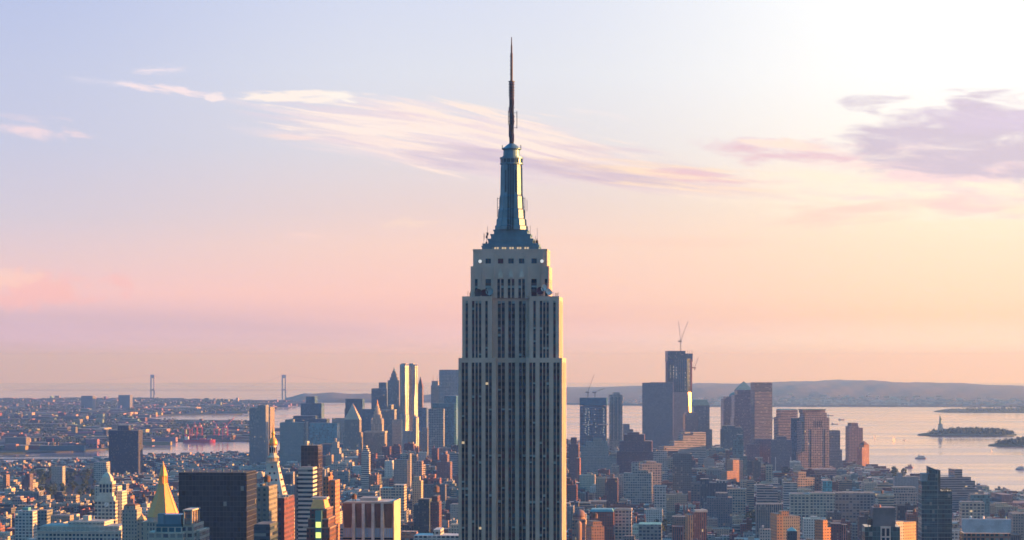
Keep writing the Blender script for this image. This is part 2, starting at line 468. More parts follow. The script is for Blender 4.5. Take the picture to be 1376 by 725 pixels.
def tank(parent, x, y, z, r=2.0, h=4.0, leg=3.0, name='water_tank'):
    mb = MB()
    for a in range(4):
        mb.bar((x + r * .7 * math.cos(a * 1.57 + .78), y + r * .7 * math.sin(a * 1.57 + .78), z), (x + r * .7 * math.cos(a * 1.57 + .78), y + r * .7 * math.sin(a * 1.57 + .78), z + leg), 0.18, 1)
    mb.lathe(x, y, [(r, z + leg), (r * 1.02, z + leg + h)], 10, 0)
    mb.lathe(x, y, [(r * 1.1, z + leg + h), (0.1, z + leg + h + r * .7)], 10, 2)
    return mb.build(name, [M['wood'], M['steel'], M['wood']], parent)

def bld(name, label, short, cat, Y, tiers, style='punch', color=(.3, .28, .26), alpha=GRID, depth=None, roofc=(.18, .18, .18), extra=(), base=4.0, group=None, cornice=False, top='auto'):
    """tiers: (left px, right px, top row[, front setback, depth, style, colour]); extra: roof pieces"""
    l0 = tiers[0][0]
    st = Site(l0, Y, alpha, base)
    root = st.root(name); tag(root, label, cat, group)
    n = 0
    zt_prev = 0.0
    for i, tr in enumerate(tiers):
        l, m_, ty = tr[:3]
        sb = tr[3] if len(tr) > 3 and tr[3] is not None else (0.0 if i == 0 else 3.0 * i)
        x0, x1 = st.lx(l, sb), st.lx(m_, sb)
        dp = tr[4] if len(tr) > 4 and tr[4] is not None else (depth or max(18.0, min(45.0, (x1 - x0) * 0.8)))
        sty = tr[5] if len(tr) > 5 and tr[5] else style
        cc = tr[6] if len(tr) > 6 and tr[6] else color
        zt = st.lz(ty, (x0 + x1) / 2, sb)
        mb = MB(); y1 = sb + dp
        stacked = i > 0 and zt > zt_prev and x0 >= px0 - 1.0 and x1 <= px1 + 1.0 and sb > 0
        zb = (zt_prev - 3.0) if stacked else 0.0
        if i == 0: tz0 = zt
        if i == 0 or not stacked: px0, px1 = min(px0, x0) if i else x0, max(px1, x1) if i else x1
        if sb < 1e-3 and i: sb = 0.05
        mb.box(x0, x1, sb, y1, zb, zt)
        mb.build('setback_wall' if stacked else ('wall' if i == 0 else 'wing_wall'), M[sty], root, cc)
        rb = MB(); rb.box(x0 + .5, x1 - .5, sb + .5, y1 - .5, zt + .004, zt + .25)
        rb.build('roof', M['roof'], root, roofc)
        if cornice:
            cb_ = MB(); e = .7
            cb_.box(x0 - e, x1 + e, sb - e, y1 + e, zt - 1.6, zt - .2); cb_.build('cornice', M['wall'], root, tuple(q * 1.1 for q in cc))
        zt_prev = max(zt, zt_prev) if not stacked else zt
        last = (x0, x1, sb, y1, zt)
        RECTS.append((l, m_, ty, Y, short if i == 0 else None))
    for e in extra:
        k = e[0]
        x0, x1, sb, y1, zt = last
        if k == 'bulk':       # ('bulk', l, r, top)
            _, l, r_, ty = e[:4]; s2 = sb + (e[4] if len(e) > 4 else (y1 - sb) * .3)
            a, b = st.lx(l, s2), st.lx(r_, s2)
            mb = MB(); mb.box(a, b, s2, s2 + min(12, (y1 - sb) * .5), zt - .5, st.lz(ty, a, s2)); mb.build('penthouse', M['wall'], root, e[5] if len(e) > 5 else tuple(q * .9 for q in color))
        elif k == 'tank':     # ('tank', px, height in m)
            s2 = sb + (y1 - sb) * .4; tank(root, st.lx(e[1], s2), s2, zt, e[2] * .32, e[2] * .5, e[2] * .35)
        elif k == 'mast':
            s2 = sb + (y1 - sb) * .5; a = st.lx(e[1], s2)
            mb = MB(); mb.bar((a, s2, zt - .5), (a, s2, st.lz(e[2], a, s2)), .5, 0, 6, .15); mb.build('mast', M['steel'], root)
        elif k == 'pyr':      # pyramid roof to row
            mb = MB(); zz = st.lz(e[1], (x0 + x1) / 2, (sb + y1) / 2); cx, cy = (x0 + x1) / 2, (sb + y1) / 2
            q = [(x0, sb), (x1, sb), (x1, y1), (x0, y1)]; t_ = .3
            mb.prism(q, zt + .3, zz, 0, None, [(cx - t_, cy - t_), (cx + t_, cy - t_), (cx + t_, cy + t_), (cx - t_, cy + t_)])
            mb.build('pyramid_roof', e[2], root)
        elif k == 'frust':    # truncated pyramid to row with a fraction
            mb = MB(); zz = st.lz(e[1], (x0 + x1) / 2, (sb + y1) / 2); cx, cy = (x0 + x1) / 2, (sb + y1) / 2; h = e[3]
            q = [(x0, sb), (x1, sb), (x1, y1), (x0, y1)]
            mb.prism(q, zt + .3, zz, 0, None, [(cx + (a - cx) * h, cy + (b - cy) * h) for a, b in q])
            mb.build('hipped_roof', e[2], root)
        elif k == 'vband':    # ('vband', left px, right px, top row, bottom row, colour)
            a, b = st.lx(e[1], 0), st.lx(e[2], 0); zb_ = max(0.0, st.lz(e[4], a)); mb = MB()
            mb.box(a, b, -.5, .05, zb_, min(st.lz(e[3], a), tz0 - .3)); mb.build('vertical_band', M['wall'], root, e[5])
        elif k == 'rods':     # a row of small rooftop rods
            mb = None
            for j in range(e[1]):
                a = x0 + (x1 - x0) * (j + .5 + random.uniform(-.3, .3)) / e[1]; s2 = sb + random.uniform(.1, .5) * (y1 - sb)
                mb = MB(); hh = random.uniform(1.5, 4.5); mb.box(a - .6, a + .6, s2, s2 + 1.4, zt, zt + hh * .5); mb.bar((a, s2 + .7, zt + hh * .5 - .02), (a, s2 + .7, zt + hh), .15)
                mb.build('roof_vent', M['alumpale'], root)
    return root, st, last
# ------------------------------------------------------------------ water, land, hills
def interp(tab, p):
    if p <= tab[0][0]: return tab[0][1]
    for (a, x), (b, y) in zip(tab, tab[1:]):
        if p <= b: return x + (y - x) * (p - a) / (b - a)
    return tab[-1][1]
def watermat():
    m, n, b = newmat('harbour_water')
    g = n.nodes.new('ShaderNodeNewGeometry')
    b.inputs['Base Color'].default_value = (0.27, 0.20, 0.29, 1)
    mp = n.nodes.new('ShaderNodeMapping'); mp.inputs['Scale'].default_value = (0.012, 0.03, 1)
    n.links.new(g.outputs['Position'], mp.inputs[0])
    k = noise(n, mp.outputs[0], 1.0, 6.0, 0.65)
    mp2 = n.nodes.new('ShaderNodeMapping'); mp2.inputs['Scale'].default_value = (0.0006, 0.004, 1)
    n.links.new(g.outputs['Position'], mp2.inputs[0])
    k2 = noise(n, mp2.outputs[0], 1.0, 4.0, 0.6, 0.6)
    put(n, b.inputs['Roughness'], k2.ss(0.3, 0.7) * 0.16 + 0.05)
    b.inputs['IOR'].default_value = 1.45
    bp = n.nodes.new('ShaderNodeBump'); bp.inputs['Strength'].default_value = 0.09; bp.inputs['Distance'].default_value = 3.0
    n.links.new((k + k2 * 0.6).k, bp.inputs['Height'])
    n.links.new(bp.outputs[0], b.inputs['Normal'])
    return m
M['tealroof'] = plain('teal_roof_metal', (.12, .33, .38), .5, .2); M['water'] = watermat()
def landmat(name, a, b_, c_, s1, s2):
    m, n, b = newmat(name)
    g = n.nodes.new('ShaderNodeNewGeometry')
    k = noise(n, g.outputs['Position'], s1, 5.0, 0.65); k2 = noise(n, g.outputs['Position'], s2, 3.0, 0.6)
    cc = mixc(n, k.ss(0.4, 0.6), a, b_); cc = mixc(n, k2.ss(0.58, 0.7), cc, c_)
    n.links.new(cc, b.inputs['Base Color']); b.inputs['Roughness'].default_value = 0.95
    b.inputs['Specular IOR Level'].default_value = 0.1
    return m
M['city_ground'] = landmat('city_ground', (0.05, 0.05, 0.05), (0.07, 0.07, 0.065), (0.05, 0.07, 0.035), 0.01, 0.004)
M['far_land'] = landmat('far_land', (0.035, 0.06, 0.03), (0.07, 0.075, 0.06), (0.14, 0.13, 0.12), 0.004, 0.012)
M['hill'] = landmat('wooded_hill', (0.11, 0.10, 0.09), (0.15, 0.135, 0.125), (0.26, 0.23, 0.22), 0.0022, 0.004)  # tones lightened to stand in for thicker haze over the hills
M['island_green'] = landmat('island_lawn', (0.04, 0.07, 0.03), (0.06, 0.09, 0.04), (0.12, 0.11, 0.09), 0.01, 0.02)

mb = MB(); rings = [1] + [300 * i for i in range(1, 6)] + [2000 * (1.12 ** i) for i in range(0, 32)]
rings = [r for r in rings if r < 63000] + [63000]
NS = 96
vv = []
for r in rings:
    for k in range(NS):
        a = 2 * math.pi * k / NS; vv.append((r * math.cos(a), r * math.sin(a), gz(r, 0)))
ff = []
for j in range(len(rings) - 1):
    for k in range(NS):
        a, b = j * NS + k, j * NS + (k + 1) % NS; ff.append((a, a + NS, b + NS, b))
ff.append(tuple(range(NS)))
mb.poly(vv, ff)
tag(mb.build('water', M['water']), 'wide pale harbour water reaching to the horizon', kind='structure')

def land(name, near, far, mat, h=4.0, prof=None, cols=60, rows=14, label=None):
    """a sheet between two shorelines given along the columns; prof(px, v) extra height"""
    p0, p1 = near[0][0], near[-1][0]
    v, f = [], []
    for j in range(rows + 1):
        for i in range(cols + 1):
            px = p0 + (p1 - p0) * i / cols; k = (px - 688) / F
            y = interp(near, px) + (interp(far, px) - interp(near, px)) * j / rows
            x = k * y
            edge = i in (0, cols) or j in (0, rows)
            v.append((x, y, gz(x, y) + (-3.0 if False else (h if prof is None else h + prof(px, j / rows)))))
    W1 = cols + 1
    for j in range(rows):
        for i in range(cols): f.append((j * W1 + i, j * W1 + i + 1, (j + 1) * W1 + i + 1, (j + 1) * W1 + i))
    # quay wall round the edge
    rim = [i for i in range(W1)] + [j * W1 + cols for j in range(1, rows + 1)] + [rows * W1 + i for i in range(cols - 1, -1, -1)] + [j * W1 for j in range(rows - 1, 0, -1)]
    b0 = len(v)
    for r in rim: v.append((v[r][0], v[r][1], gz(v[r][0], v[r][1]) - 2.0))
    n = len(rim)
    for i in range(n): f.append((rim[i], b0 + i, b0 + (i + 1) % n, rim[(i + 1) % n]))
    m = MB(); m.poly(v, f)
    o = m.build(name, mat, smooth=prof is not None)
    return tag(o, label, kind='structure')

MAN_FAR = [(-2600, 2600), (-400, 5200), (0, 5650), (150, 5900), (200, 6150), (345, 6350), (420, 6700), (500, 7150), (690, 7500), (800, 7350), (950, 6850), (1060, 6300), (1130, 5750), (1180, 5300), (1290, 4720), (1400, 4250), (2000, 3300), (4500, 1800)]
land('ground', [(-2600, 60), (4500, 60)], MAN_FAR, M['city_ground'], cols=142, rows=24, label='dark street level ground of the island under the buildings')
land('shore_land', [(-400, 6250), (0, 6500), (100, 6650), (185, 7000), (205, 7560), (345, 7560)], [(-400, 10300), (150, 10300), (205, 10250), (300, 10100), (345, 9900)], M['far_land'], label='low built-up land across the river')
land('far_shore_land', [(-400, 10300), (175, 10300), (215, 11500), (320, 11700), (345, 12800), (400, 14400)], [(-400, 17500), (205, 17200), (330, 16000), (400, 15600)], M['far_land'],
     prof=lambda p, v: 16 * math.sin(math.pi * min(1, v * 1.1)) * (0.6 + 0.4 * math.sin(p * .05)), label='distant low built-up land at the narrows')
RIDGE = [(765, 523), (800, 521), (830, 519), (900, 516), (940, 513.5), (990, 515), (1040, 512), (1085, 510.5), (1130, 510), (1180, 510.5), (1230, 512.5), (1290, 514), (1340, 516), (1400, 518), (1600, 521)]
def hillprof(px, v):
    top = EYE - (interp(RIDGE, px) - HOR) * 26000 / F - gz(0, 26000) - 4
    w = math.sin(min(1, v / .75) * math.pi / 2) ** 1.6 if v < .75 else math.cos((v - .75) / .25 * math.pi / 2)
    n_ = 0.10 * math.sin(px * .045 + v * 9) + .07 * math.sin(px * .11 - v * 14 + 2) + .04 * math.sin(px * .3 + v * 20)
    return max(0, top * (w + n_ * (v * (1 - v) * 3)) * (1.0 if v > .02 else 0))
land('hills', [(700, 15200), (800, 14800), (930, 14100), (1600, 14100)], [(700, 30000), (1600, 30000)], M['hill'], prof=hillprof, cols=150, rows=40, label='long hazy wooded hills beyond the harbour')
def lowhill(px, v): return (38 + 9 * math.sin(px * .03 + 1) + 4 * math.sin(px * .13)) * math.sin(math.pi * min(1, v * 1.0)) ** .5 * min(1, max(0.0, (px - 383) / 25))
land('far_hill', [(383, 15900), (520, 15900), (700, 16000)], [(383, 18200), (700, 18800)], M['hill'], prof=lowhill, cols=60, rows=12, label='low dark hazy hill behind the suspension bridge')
# ------------------------------------------------------------------ the great tower
def strip(parent, name, o, ud, nd, u0, u1, z0, z1, fh=3.72, seed=0, litp=0.02, paleP=0.05):
    """one column of windows and spandrels, on the plane through o with direction ud, facing nd"""
    rr = random.Random(seed)
    mb = MB(); ud, nd, o = Vector(ud), Vector(nd), Vector(o)
    def q(a, b, c0, c1, off, m):
        p = [o + ud * a + nd * off, o + ud * b + nd * off]
        mb.face([(p[0].x, p[0].y, c0), (p[1].x, p[1].y, c0), (p[1].x, p[1].y, c1), (p[0].x, p[0].y, c1)], m)
    z = z1
    redz = rr.random() < .6
    while z > z0 + .5:
        zz = max(z0, z - fh)
        zs = zz + (z - zz) * .42
        r_ = rr.random()
        fr_ = random.Random(round(zz * 2)).random()          # some storeys have their blinds down together
        pp = .45 if fr_ < .13 else paleP * .4
        k = 3 if r_ < litp * .6 else (2 if r_ < litp + pp else (1 if r_ < .35 else (4 if (r_ > .8 and redz) else 0)))
        q(u0, u1, zz, zs, .12, 5)
        # window set back behind the spandrel, with its sill and head
        if k in (2, 3):
            zm = zs + (z - zs) * (.35 if r_ * 97 % 1 < .6 else .55)
            q(u0, u1, zs, zm, .0, 0); q(u0, u1, zm, z, .0, k)
        else: q(u0, u1, zs, z, .0, k)
        a0, a1 = o + ud * u0, o + ud * u1
        b0, b1 = a0 + nd * .12, a1 + nd * .12
        mb.face([(b0.x, b0.y, zs), (b1.x, b1.y, zs), (a1.x, a1.y, zs), (a0.x, a0.y, zs)], 5)
        mb.face([(a0.x, a0.y, z), (a1.x, a1.y, z), (b1.x, b1.y, z), (b0.x, b0.y, z)], 5)
        z = zz
    return mb.build(name, [M['glass'], M['glassb'], M['blind'], M['litwin'], M['red'], M['spandrel']], parent)

def step_line(a, b, base, notches):
    """points (position, depth) from a to b with notches (p0, p1, depth)"""
    pts = [(a, base)]
    for p0, p1, d in sorted(notches):
        pts += [(p0, base), (p0, d), (p1, d), (p1, base)]
    pts.append((b, base))
    return pts

M['cranedull'] = plain('weathered_antenna_red', (.20, .10, .10), .6)
def empire():
    st = Site(616, 1300, GRID, 12.0)
    root = st.root('skyscraper')
    tag(root, 'tall grey limestone skyscraper with stepped crown and long antenna, towering over everything else', 'skyscraper')
    RECTS.append((616, 763, 337, 1300, 'the giant antenna skyscraper'))
    X = lambda px, sb=0.0: st.lx(px, sb)
    Z = lambda py: st.lz(py, 29.0, 0.0)
    n_seed = [0]
    def shaft(nm, lpx, rpx, z0, z1, front, s0, y1, cen, side_groups, cap=2.6, stripcap=None):
        """front: list of window columns (px0, px1) in the wings; cen: (pxa, pxb, setback, [columns])"""
        x0, x1 = X(lpx, s0), X(rpx, s0)
        D = .8
        # front line
        def fpts(cols, base): return [(X(a, s0), X(b, s0), base + D) for a, b in cols]
        pts = []
        ca, cb, cs, cc = cen
        xa, xb = X(ca, s0), X(cb, s0)
        wl = [c_ for c_ in front if c_[1] < (ca + cb) / 2]; wr = [c_ for c_ in front if c_[0] > (ca + cb) / 2]
        line = step_line(x0, xa, s0, fpts(wl, s0))
        if cc: line += step_line(xa, xb, cs, fpts(cc, cs))
        line += step_line(xb, x1, s0, fpts(wr, s0))
        out_ = [(x, y) for x, y in line]
        rs = step_line(s0, y1, 0, [(a, b, D) for a, b in side_groups])
        out_ += [(x1 - d, y) for y, d in rs]
        out_ += [(x0 + d, y) for y, d in reversed(rs)]
        clean = []
        for p in out_:
            if not clean or (abs(p[0] - clean[-1][0]) + abs(p[1] - clean[-1][1])) > 1e-4: clean.append(p)
        mb = MB(); zc = z1 - cap
        mb.prism(clean, z0, zc)
        base_o = [(x0, s0), (xa, s0)] + ([(xa, cs), (xb, cs)] if cc else []) + [(xb, s0), (x1, s0), (x1, y1), (x0, y1)]
        cl = []
        for p in base_o:
            if not cl or (abs(p[0] - cl[-1][0]) + abs(p[1] - cl[-1][1])) > 1e-4: cl.append(p)
        mb.prism(cl, zc + .003, z1)
        mb.build('shaft_wall' if nm else 'wall', M['limestone'], root)
        zb = max(z0, 2.0)
        for (a, b), base in [(c_, s0) for c_ in wl + wr] + [(c_, cs) for c_ in cc]:
            n_seed[0] += 1
            strip(root, 'window_column', (0, base + D - .25, 0), (1, 0, 0), (0, -1, 0), X(a, s0) + .02, X(b, s0) - .02, zb, zc - .02, seed=n_seed[0], litp=.01, paleP=.10)
        for a, b in side_groups:
            n_seed[0] += 1
            strip(root, 'window_column', (x1 - D + .25, 0, 0), (0, 1, 0), (1, 0, 0), a + .02, b - .02, zb, zc - .02, seed=n_seed[0], litp=0)
            n_seed[0] += 1
            strip(root, 'window_column', (x0 + D - .25, 0, 0), (0, -1, 0), (-1, 0, 0), -b + .02, -a - .02, zb, zc - .02, seed=n_seed[0], litp=0)
        return x0, x1
    sc_ = 4.03
    P = lambda lst: [(600 + a / sc_, 600 + b / sc_) for a, b in lst]
    wingC = P([(82, 97), (101, 116), (137, 151), (156, 170), (175, 189), (211, 226), (230, 245), (449, 463), (467, 481), (504, 518), (522, 536), (541, 555), (579, 593), (597, 612)])
    cenC = P([(274, 291), (295, 312), (331, 347), (350, 367), (389, 404), (408, 425)])
    sideC = [(4.5, 6), (7.5, 9), (13.5, 15), (16.2, 17.7), (19, 20.5), (24.5, 26), (27.2, 28.7), (33.5, 35), (36.5, 38)]
    shaft(0, 616, 755.3, 0, Z(480), wingC, 0.0, 43.0, (666.3, 707.0, 5.5, cenC), sideC)
    wingB = P([(103, 116), (138, 151), (157, 169), (175, 188), (210, 223), (470, 483), (505, 518), (523, 536), (541, 554), (578, 591)])
    sideB = [(5.5, 7), (11, 12.4), (14, 15.4), (17, 18.4), (24, 25.4), (27, 28.4), (32, 33.5)]
    shaft(1, 621, 751.4, Z(480) - 1.0, Z(397), wingB, 1.6, 39.5, (661.3, 711.3, 6.0, P([(274, 291), (295, 312), (331, 347), (350, 367), (389, 404), (408, 425)])), sideB)
    # the crown block: broad lower shoulders and a narrower top
    zs = 6.04
    Q = lambda a: 620 + a / zs
    cenA = [(Q(a), Q(b)) for a, b in [(291, 313), (322, 344), (376, 398), (408, 430), (462, 484), (493, 515)]]
    y0 = 4.6
    shaft(1, 632.4, 737.6, Z(397) - 1.0, Z(357.5), [(Q(109), Q(131)), (Q(195), Q(240)), (Q(567), Q(611)), (Q(676), Q(698))], y0, 36.0, (Q(285), Q(520), y0, cenA), [(9, 11), (18, 20), (27, 29)], cap=Z(357.5) - Z(373.5))
    y2 = 5.4
    x0, x1 = X(635.7, y2), X(735.2, y2)
    mb = MB(); mb.box(x0, x1, y2, 34.5, Z(358), Z(337)); mb.build('crown_wall', M['limestone'], root)
    # shallow pilasters running up the crown
    for a in (Q(268), Q(354), Q(440), Q(526), Q(140), Q(660)):
        mb = MB(); mb.box(X(a, y2) - .5, X(a, y2) + .5, y2 - .35, y2 + .1, Z(356.8), Z(337) - .9); mb.build('pilaster', M['limestone'], root)
    for a in (84, 150, 172, 262, 540, 632, 655, 705):
        mb = MB(); mb.box(X(Q(a), y0) - .45, X(Q(a), y0) + .45, y0 - .55, y0 + .1, Z(397) + .02, Z(358.5)); mb.build('pilaster', M['limestone'], root)
    for a, red in ((218, 0), (318, 1), (403, 0), (488, 0), (590, 0)):
        mb = MB(); xx = X(Q(a), y2); mb.box(xx - 1.5, xx + 1.5, y2 - .06, y2 + .1, Z(353.8), Z(347.2), 0)
        mb.box(xx - .12, xx + .12, y2 - .14, y2 - .05, Z(353.8), Z(347.2), 1)
        mb.build('window', [M['red' if red else 'glassb'], M['spandrel']], root)
    for a in (153, 655):
        xx = X(Q(a), y2); zz = Z(351)
        mb = MB()
        for k in range(1):
            vv = [(xx + 1.0 * math.cos(t_), y2 - 1.2, zz + 1.0 * math.sin(t_)) for t_ in [2 * math.pi * j / 14 for j in range(14)]]
            mb.face(vv[::-1], 1); mb.face([(p[0], y2 - .1, p[2]) for p in vv], 0)
            for j in range(14):
                p, q_ = vv[j], vv[(j + 1) % 14]; mb.face([p, q_, (q_[0], y2 - .1, q_[2]), (p[0], y2 - .1, p[2])], 0)
        mb.build('floodlight', [M['spandrel'], M['litwhite']], root)
    for a in (318, 403, 488):           # pale fans above the three window pairs
        xx = X(Q(a), y0); zb, zt = Z(371.6), Z(361.0); mb = MB(); w = 1.25
        pl = [(xx - w, zb), (xx + w, zb), (xx + w * .95, zb + (zt - zb) * .45), (xx + w * .55, zb + (zt - zb) * .8), (xx, zt), (xx - w * .55, zb + (zt - zb) * .8), (xx - w * .95, zb + (zt - zb) * .45)]
        n = len(pl)
        mb.poly([(p[0], y0 - .5, p[1]) for p in pl] + [(p[0], y0 + .1, p[1]) for p in pl], [tuple(range(n))] + [(k, n + k, n + (k + 1) % n, (k + 1) % n) for k in range(n)])
        mb.build('fan_ornament', M['wall'], root, (.62, .55, .47))
    # parapet, observatory, aluminium steps
    mb = MB()
    for a, b, c_, d in ((x0 - .15, x1 + .15, y2 - .15, y2 + .5), (x0 - .15, x1 + .15, 34, 34.65)):
        mb.box(a, b, c_, d, Z(337), Z(337) + 1.1)
    mb.box(x0 - .15, x0 + .5, y2 + .5, 34, Z(337), Z(337) + 1.1); mb.box(x1 - .5, x1 + .15, y2 + .5, 34, Z(337), Z(337) + 1.1)
    mb.build('parapet', M['limestone'], root)
    cx, cy = (X(647.5, 12) + X(724.5, 12)) / 2, 20.0
    def tier(nm, hw, hd, za, zb, m, lip=.35, lm=None):
        q = MB(); q.box(cx - hw, cx + hw, cy - hd, cy + hd, za, zb - .9 if lip else zb)
        if lip: q.box(cx - hw - lip, cx + hw + lip, cy - hd - lip, cy + hd + lip, zb - .9 + .003, zb)
        return q.build(nm, M[m], root)
    zz = Z(337) + .02
    hw0 = (X(724, 12) - X(648, 12)) / 2
    tier('observatory', hw0, 9.5, zz, Z(329), 'alum')
    for i in range(15):
        a = cx - hw0 * .62 + i * hw0 * 1.24 / 14
        mb = MB(); mb.box(a - .55, a + .55, cy - 9.56, cy - 9.4, zz + 1.0, zz + 2.7); mb.build('observatory_window', M['litwin' if i % 3 else 'blind'], root)
    tier('aluminium_step', hw0 * .97, 8.8, Z(329), Z(326), 'alum')
    hw1 = (X(715, 12) - X(655, 12)) / 2
    tier('aluminium_step', hw1, 8.2, Z(326), Z(319.5), 'alum')
    tier('aluminium_step', hw1 * .88, 7.6, Z(319.5), Z(313), 'alum')
    tier('aluminium_step', hw1 * .75, 7.0, Z(313), Z(307), 'alum')
    # mooring mast
    pxm = F / (st.Y + 18)
    m0 = lambda px_: px_ / pxm
    mb = MB(); r0 = m0(11.8)
    mb.lathe(cx, cy, [(r0, Z(307)), (r0, Z(214))], 24); mb.build('mast_core', M['alum'], root, smooth=True)
    # four stepped wings, a cross in plan
    prof = [(m0(20.5), Z(307)), (m0(20.5), Z(302)), (m0(19.0), Z(301)), (m0(18.4), Z(293)), (m0(17), Z(291.5)), (m0(16.4), Z(280)), (m0(15.2), Z(278)), (m0(14.6), Z(262)), (m0(13.6), Z(259)), (m0(13.1), Z(222)), (m0(12.6), Z(218))]
    def octo(r_, c_): return [(cx - r_ + c_, cy - r_), (cx + r_ - c_, cy - r_), (cx + r_, cy - r_ + c_), (cx + r_, cy + r_ - c_), (cx + r_ - c_, cy + r_), (cx - r_ + c_, cy + r_), (cx - r_, cy + r_ - c_), (cx - r_, cy - r_ + c_)]
    v, f = [], []
    for r_, z_ in prof: v += [(x, y, z_) for x, y in octo(r_, r_ * .36)]
    for j in range(len(prof) - 1):
        for k in range(8): f.append((j * 8 + k, j * 8 + (k + 1) % 8, j * 8 + 8 + (k + 1) % 8, j * 8 + 8 + k))
    f += [tuple(range(7, -1, -1)), tuple((len(prof) - 1) * 8 + k for k in range(8))]
    mb = MB(); mb.poly(v, f); mb.build('mast_body', M['alumpale'], root)
    for k in range(4):       # dark glazed bay up each face, following its steps, with thin mullions
        a = k * math.pi / 2; d = Vector((math.cos(a), math.sin(a))); e = Vector((-d.y, d.x)); w2 = m0(4.8)
        mb = MB(); v, f = [], []
        for off in (.3, -.3):
            for r_, z_ in prof:
                for sg in (-1, 1): v.append((cx + d.x * (r_ + off) + e.x * w2 * sg, cy + d.y * (r_ + off) + e.y * w2 * sg, z_))
        q_ = len(prof)
        for j in range(q_ - 1):
            f += [(2 * j, 2 * j + 1, 2 * j + 3, 2 * j + 2), (2 * q_ + 2 * j, 2 * j, 2 * j + 2, 2 * q_ + 2 * j + 2), (2 * j + 1, 2 * q_ + 2 * j + 1, 2 * q_ + 2 * j + 3, 2 * j + 3)]
        mb.poly(v, f); mb.build('mast_glazing', M['alumdark'], root)
        for u_ in (-.96, -.33, .33, .96):
            mb = MB()
            P_ = [(cx + d.x * (r_ + .38) + e.x * w2 * u_, cy + d.y * (r_ + .38) + e.y * w2 * u_, z_) for r_, z_ in prof]
            for p_, q2 in zip(P_, P_[1:]): mb.bar(p_, q2, .15)
            mb.build('mullion', M['alum'], root)
        for sg in (-1, 1):   # slim ribs at the edges of each face
            mb = MB(); P_ = [(cx + d.x * (r_ + .1) + e.x * r_ * .62 * sg, cy + d.y * (r_ + .1) + e.y * r_ * .62 * sg, z_) for r_, z_ in prof]
            for p_, q2 in zip(P_, P_[1:]): mb.bar(p_, q2, .28)
            mb.build('mast_rib', M['alum'], root)
    for sg in (-1, 1):          # narrow dark slots beside the middle bay
        mb = MB(); y_ = cy - m0(13.3); x_ = cx + sg * m0(6.9)
        mb.box(x_ - m0(1.0), x_ + m0(1.0), y_ - .2, y_ + .5, Z(256), Z(226)); mb.build('mast_slot', M['alumdark'], root)
    for ra, za, zb, mt in ((15.6, 217.5, 215.5, 'alum'), (14.0, 215.5, 210, 'alumdark'), (15.8, 210, 207.8, 'alum'), (12.4, 207.8, 206, 'alum')):
        mb = MB(); mb.lathe(cx, cy, [(m0(ra), Z(za)), (m0(ra), Z(zb))], 24); mb.build('collar_ring', M[mt], root)
    for j in range(16):
        a = j * math.pi / 8; mb = MB(); mb.bar((cx + m0(14.6) * math.cos(a), cy + m0(14.6) * math.sin(a), Z(215.5)), (cx + m0(14.6) * math.cos(a), cy + m0(14.6) * math.sin(a), Z(210)), .22)
        mb.build('collar_post', M['alumpale'], root)
    mb = MB(); mb.lathe(cx, cy, [(m0(11.4), Z(206)), (m0(11.0), Z(198)), (m0(13.4), Z(196.5)), (m0(13.4), Z(195.6)), (m0(9.5), Z(193.5)), (m0(6.2), Z(190.5)), (m0(3.2), Z(188.6))], 24)
    mb.build('mast_dome', M['alum'], root, smooth=False)
    for sg in (-1, 1):
        mb = MB(); mb.bar((cx + sg * m0(12.6), cy, Z(196)), (cx + sg * m0(12.4), cy, Z(191)), .28); mb.build('horn_antenna', M['steel'], root)
    # antenna lattice
    def lattice(nm, hw, za, zb, seg, r_, mat):
        mb = MB(); q = [(-hw, -hw), (hw, -hw), (hw, hw), (-hw, hw)]; h = (zb - za) / seg
        for x, y in q: mb.bar((cx + x, cy + y, za), (cx + x, cy + y, zb), r_)
        for j in range(seg + 1):
            z_ = za + j * h
            for k in range(4):
                a, b = q[k], q[(k + 1) % 4]
                mb.bar((cx + a[0], cy + a[1], z_), (cx + b[0], cy + b[1], z_), r_ * .8)
                if j < seg: mb.bar((cx + a[0], cy + a[1], z_), (cx + b[0], cy + b[1], z_ + h), r_ * .7)
        return mb.build(nm, M[mat], root)
    lattice('antenna_lattice', m0(2.3), Z(189), Z(104), 22, .36, 'steel')
    mb = MB(); mb.lathe(cx, cy, [(m0(1.5), Z(189)), (m0(1.4), Z(104))], 8); mb.build('antenna_core', M['steel'], root)
    mb = MB(); mb.lathe(cx, cy, [(m0(4.3), Z(105)), (m0(4.3), Z(103.6))], 12); mb.build('antenna_ring', M['steel'], root)
    for py in (108, 112, 116, 119.5, 123.5, 140, 152, 158.5):
        mb = MB()
        for k in range(4):
            a = k * math.pi / 2 + .2; mb.bar((cx, cy, Z(py)), (cx + m0(4.2) * math.cos(a), cy + m0(4.2) * math.sin(a), Z(py)), .34)
        mb.build('dipole_arms', M['steel'], root)
    mb = MB(); mb.lathe(cx, cy, [(m0(1.75), Z(104)), (m0(1.7), Z(66)), (m0(1.25), Z(65)), (m0(1.1), Z(55)), (m0(.8), Z(54)), (m0(.55), Z(43.5))], 8); mb.build('antenna_spire', M['steel'], root)
    for py in (107, 111, 115, 119, 123, 127, 139, 147, 156, 165, 174, 182):
        mb = MB(); mb.lathe(cx, cy, [(m0(3.5 if py < 130 else 2.9), Z(py + .7)), (m0(3.5 if py < 130 else 2.9), Z(py - .5))], 10); mb.build('antenna_ring', M['cranedull'], root)
    for py0, py1, sg in ((128, 137, 1), (141, 146, -1), (150, 163, 1), (166, 173, -1), (176, 186, 1)):
        mb = MB(); x_ = cx + sg * m0(2.6); mb.box(x_ - .45, x_ + .45, cy - 1.3, cy - .5, Z(py1), Z(py0)); mb.build('panel_antenna', M['cranedull'], root)
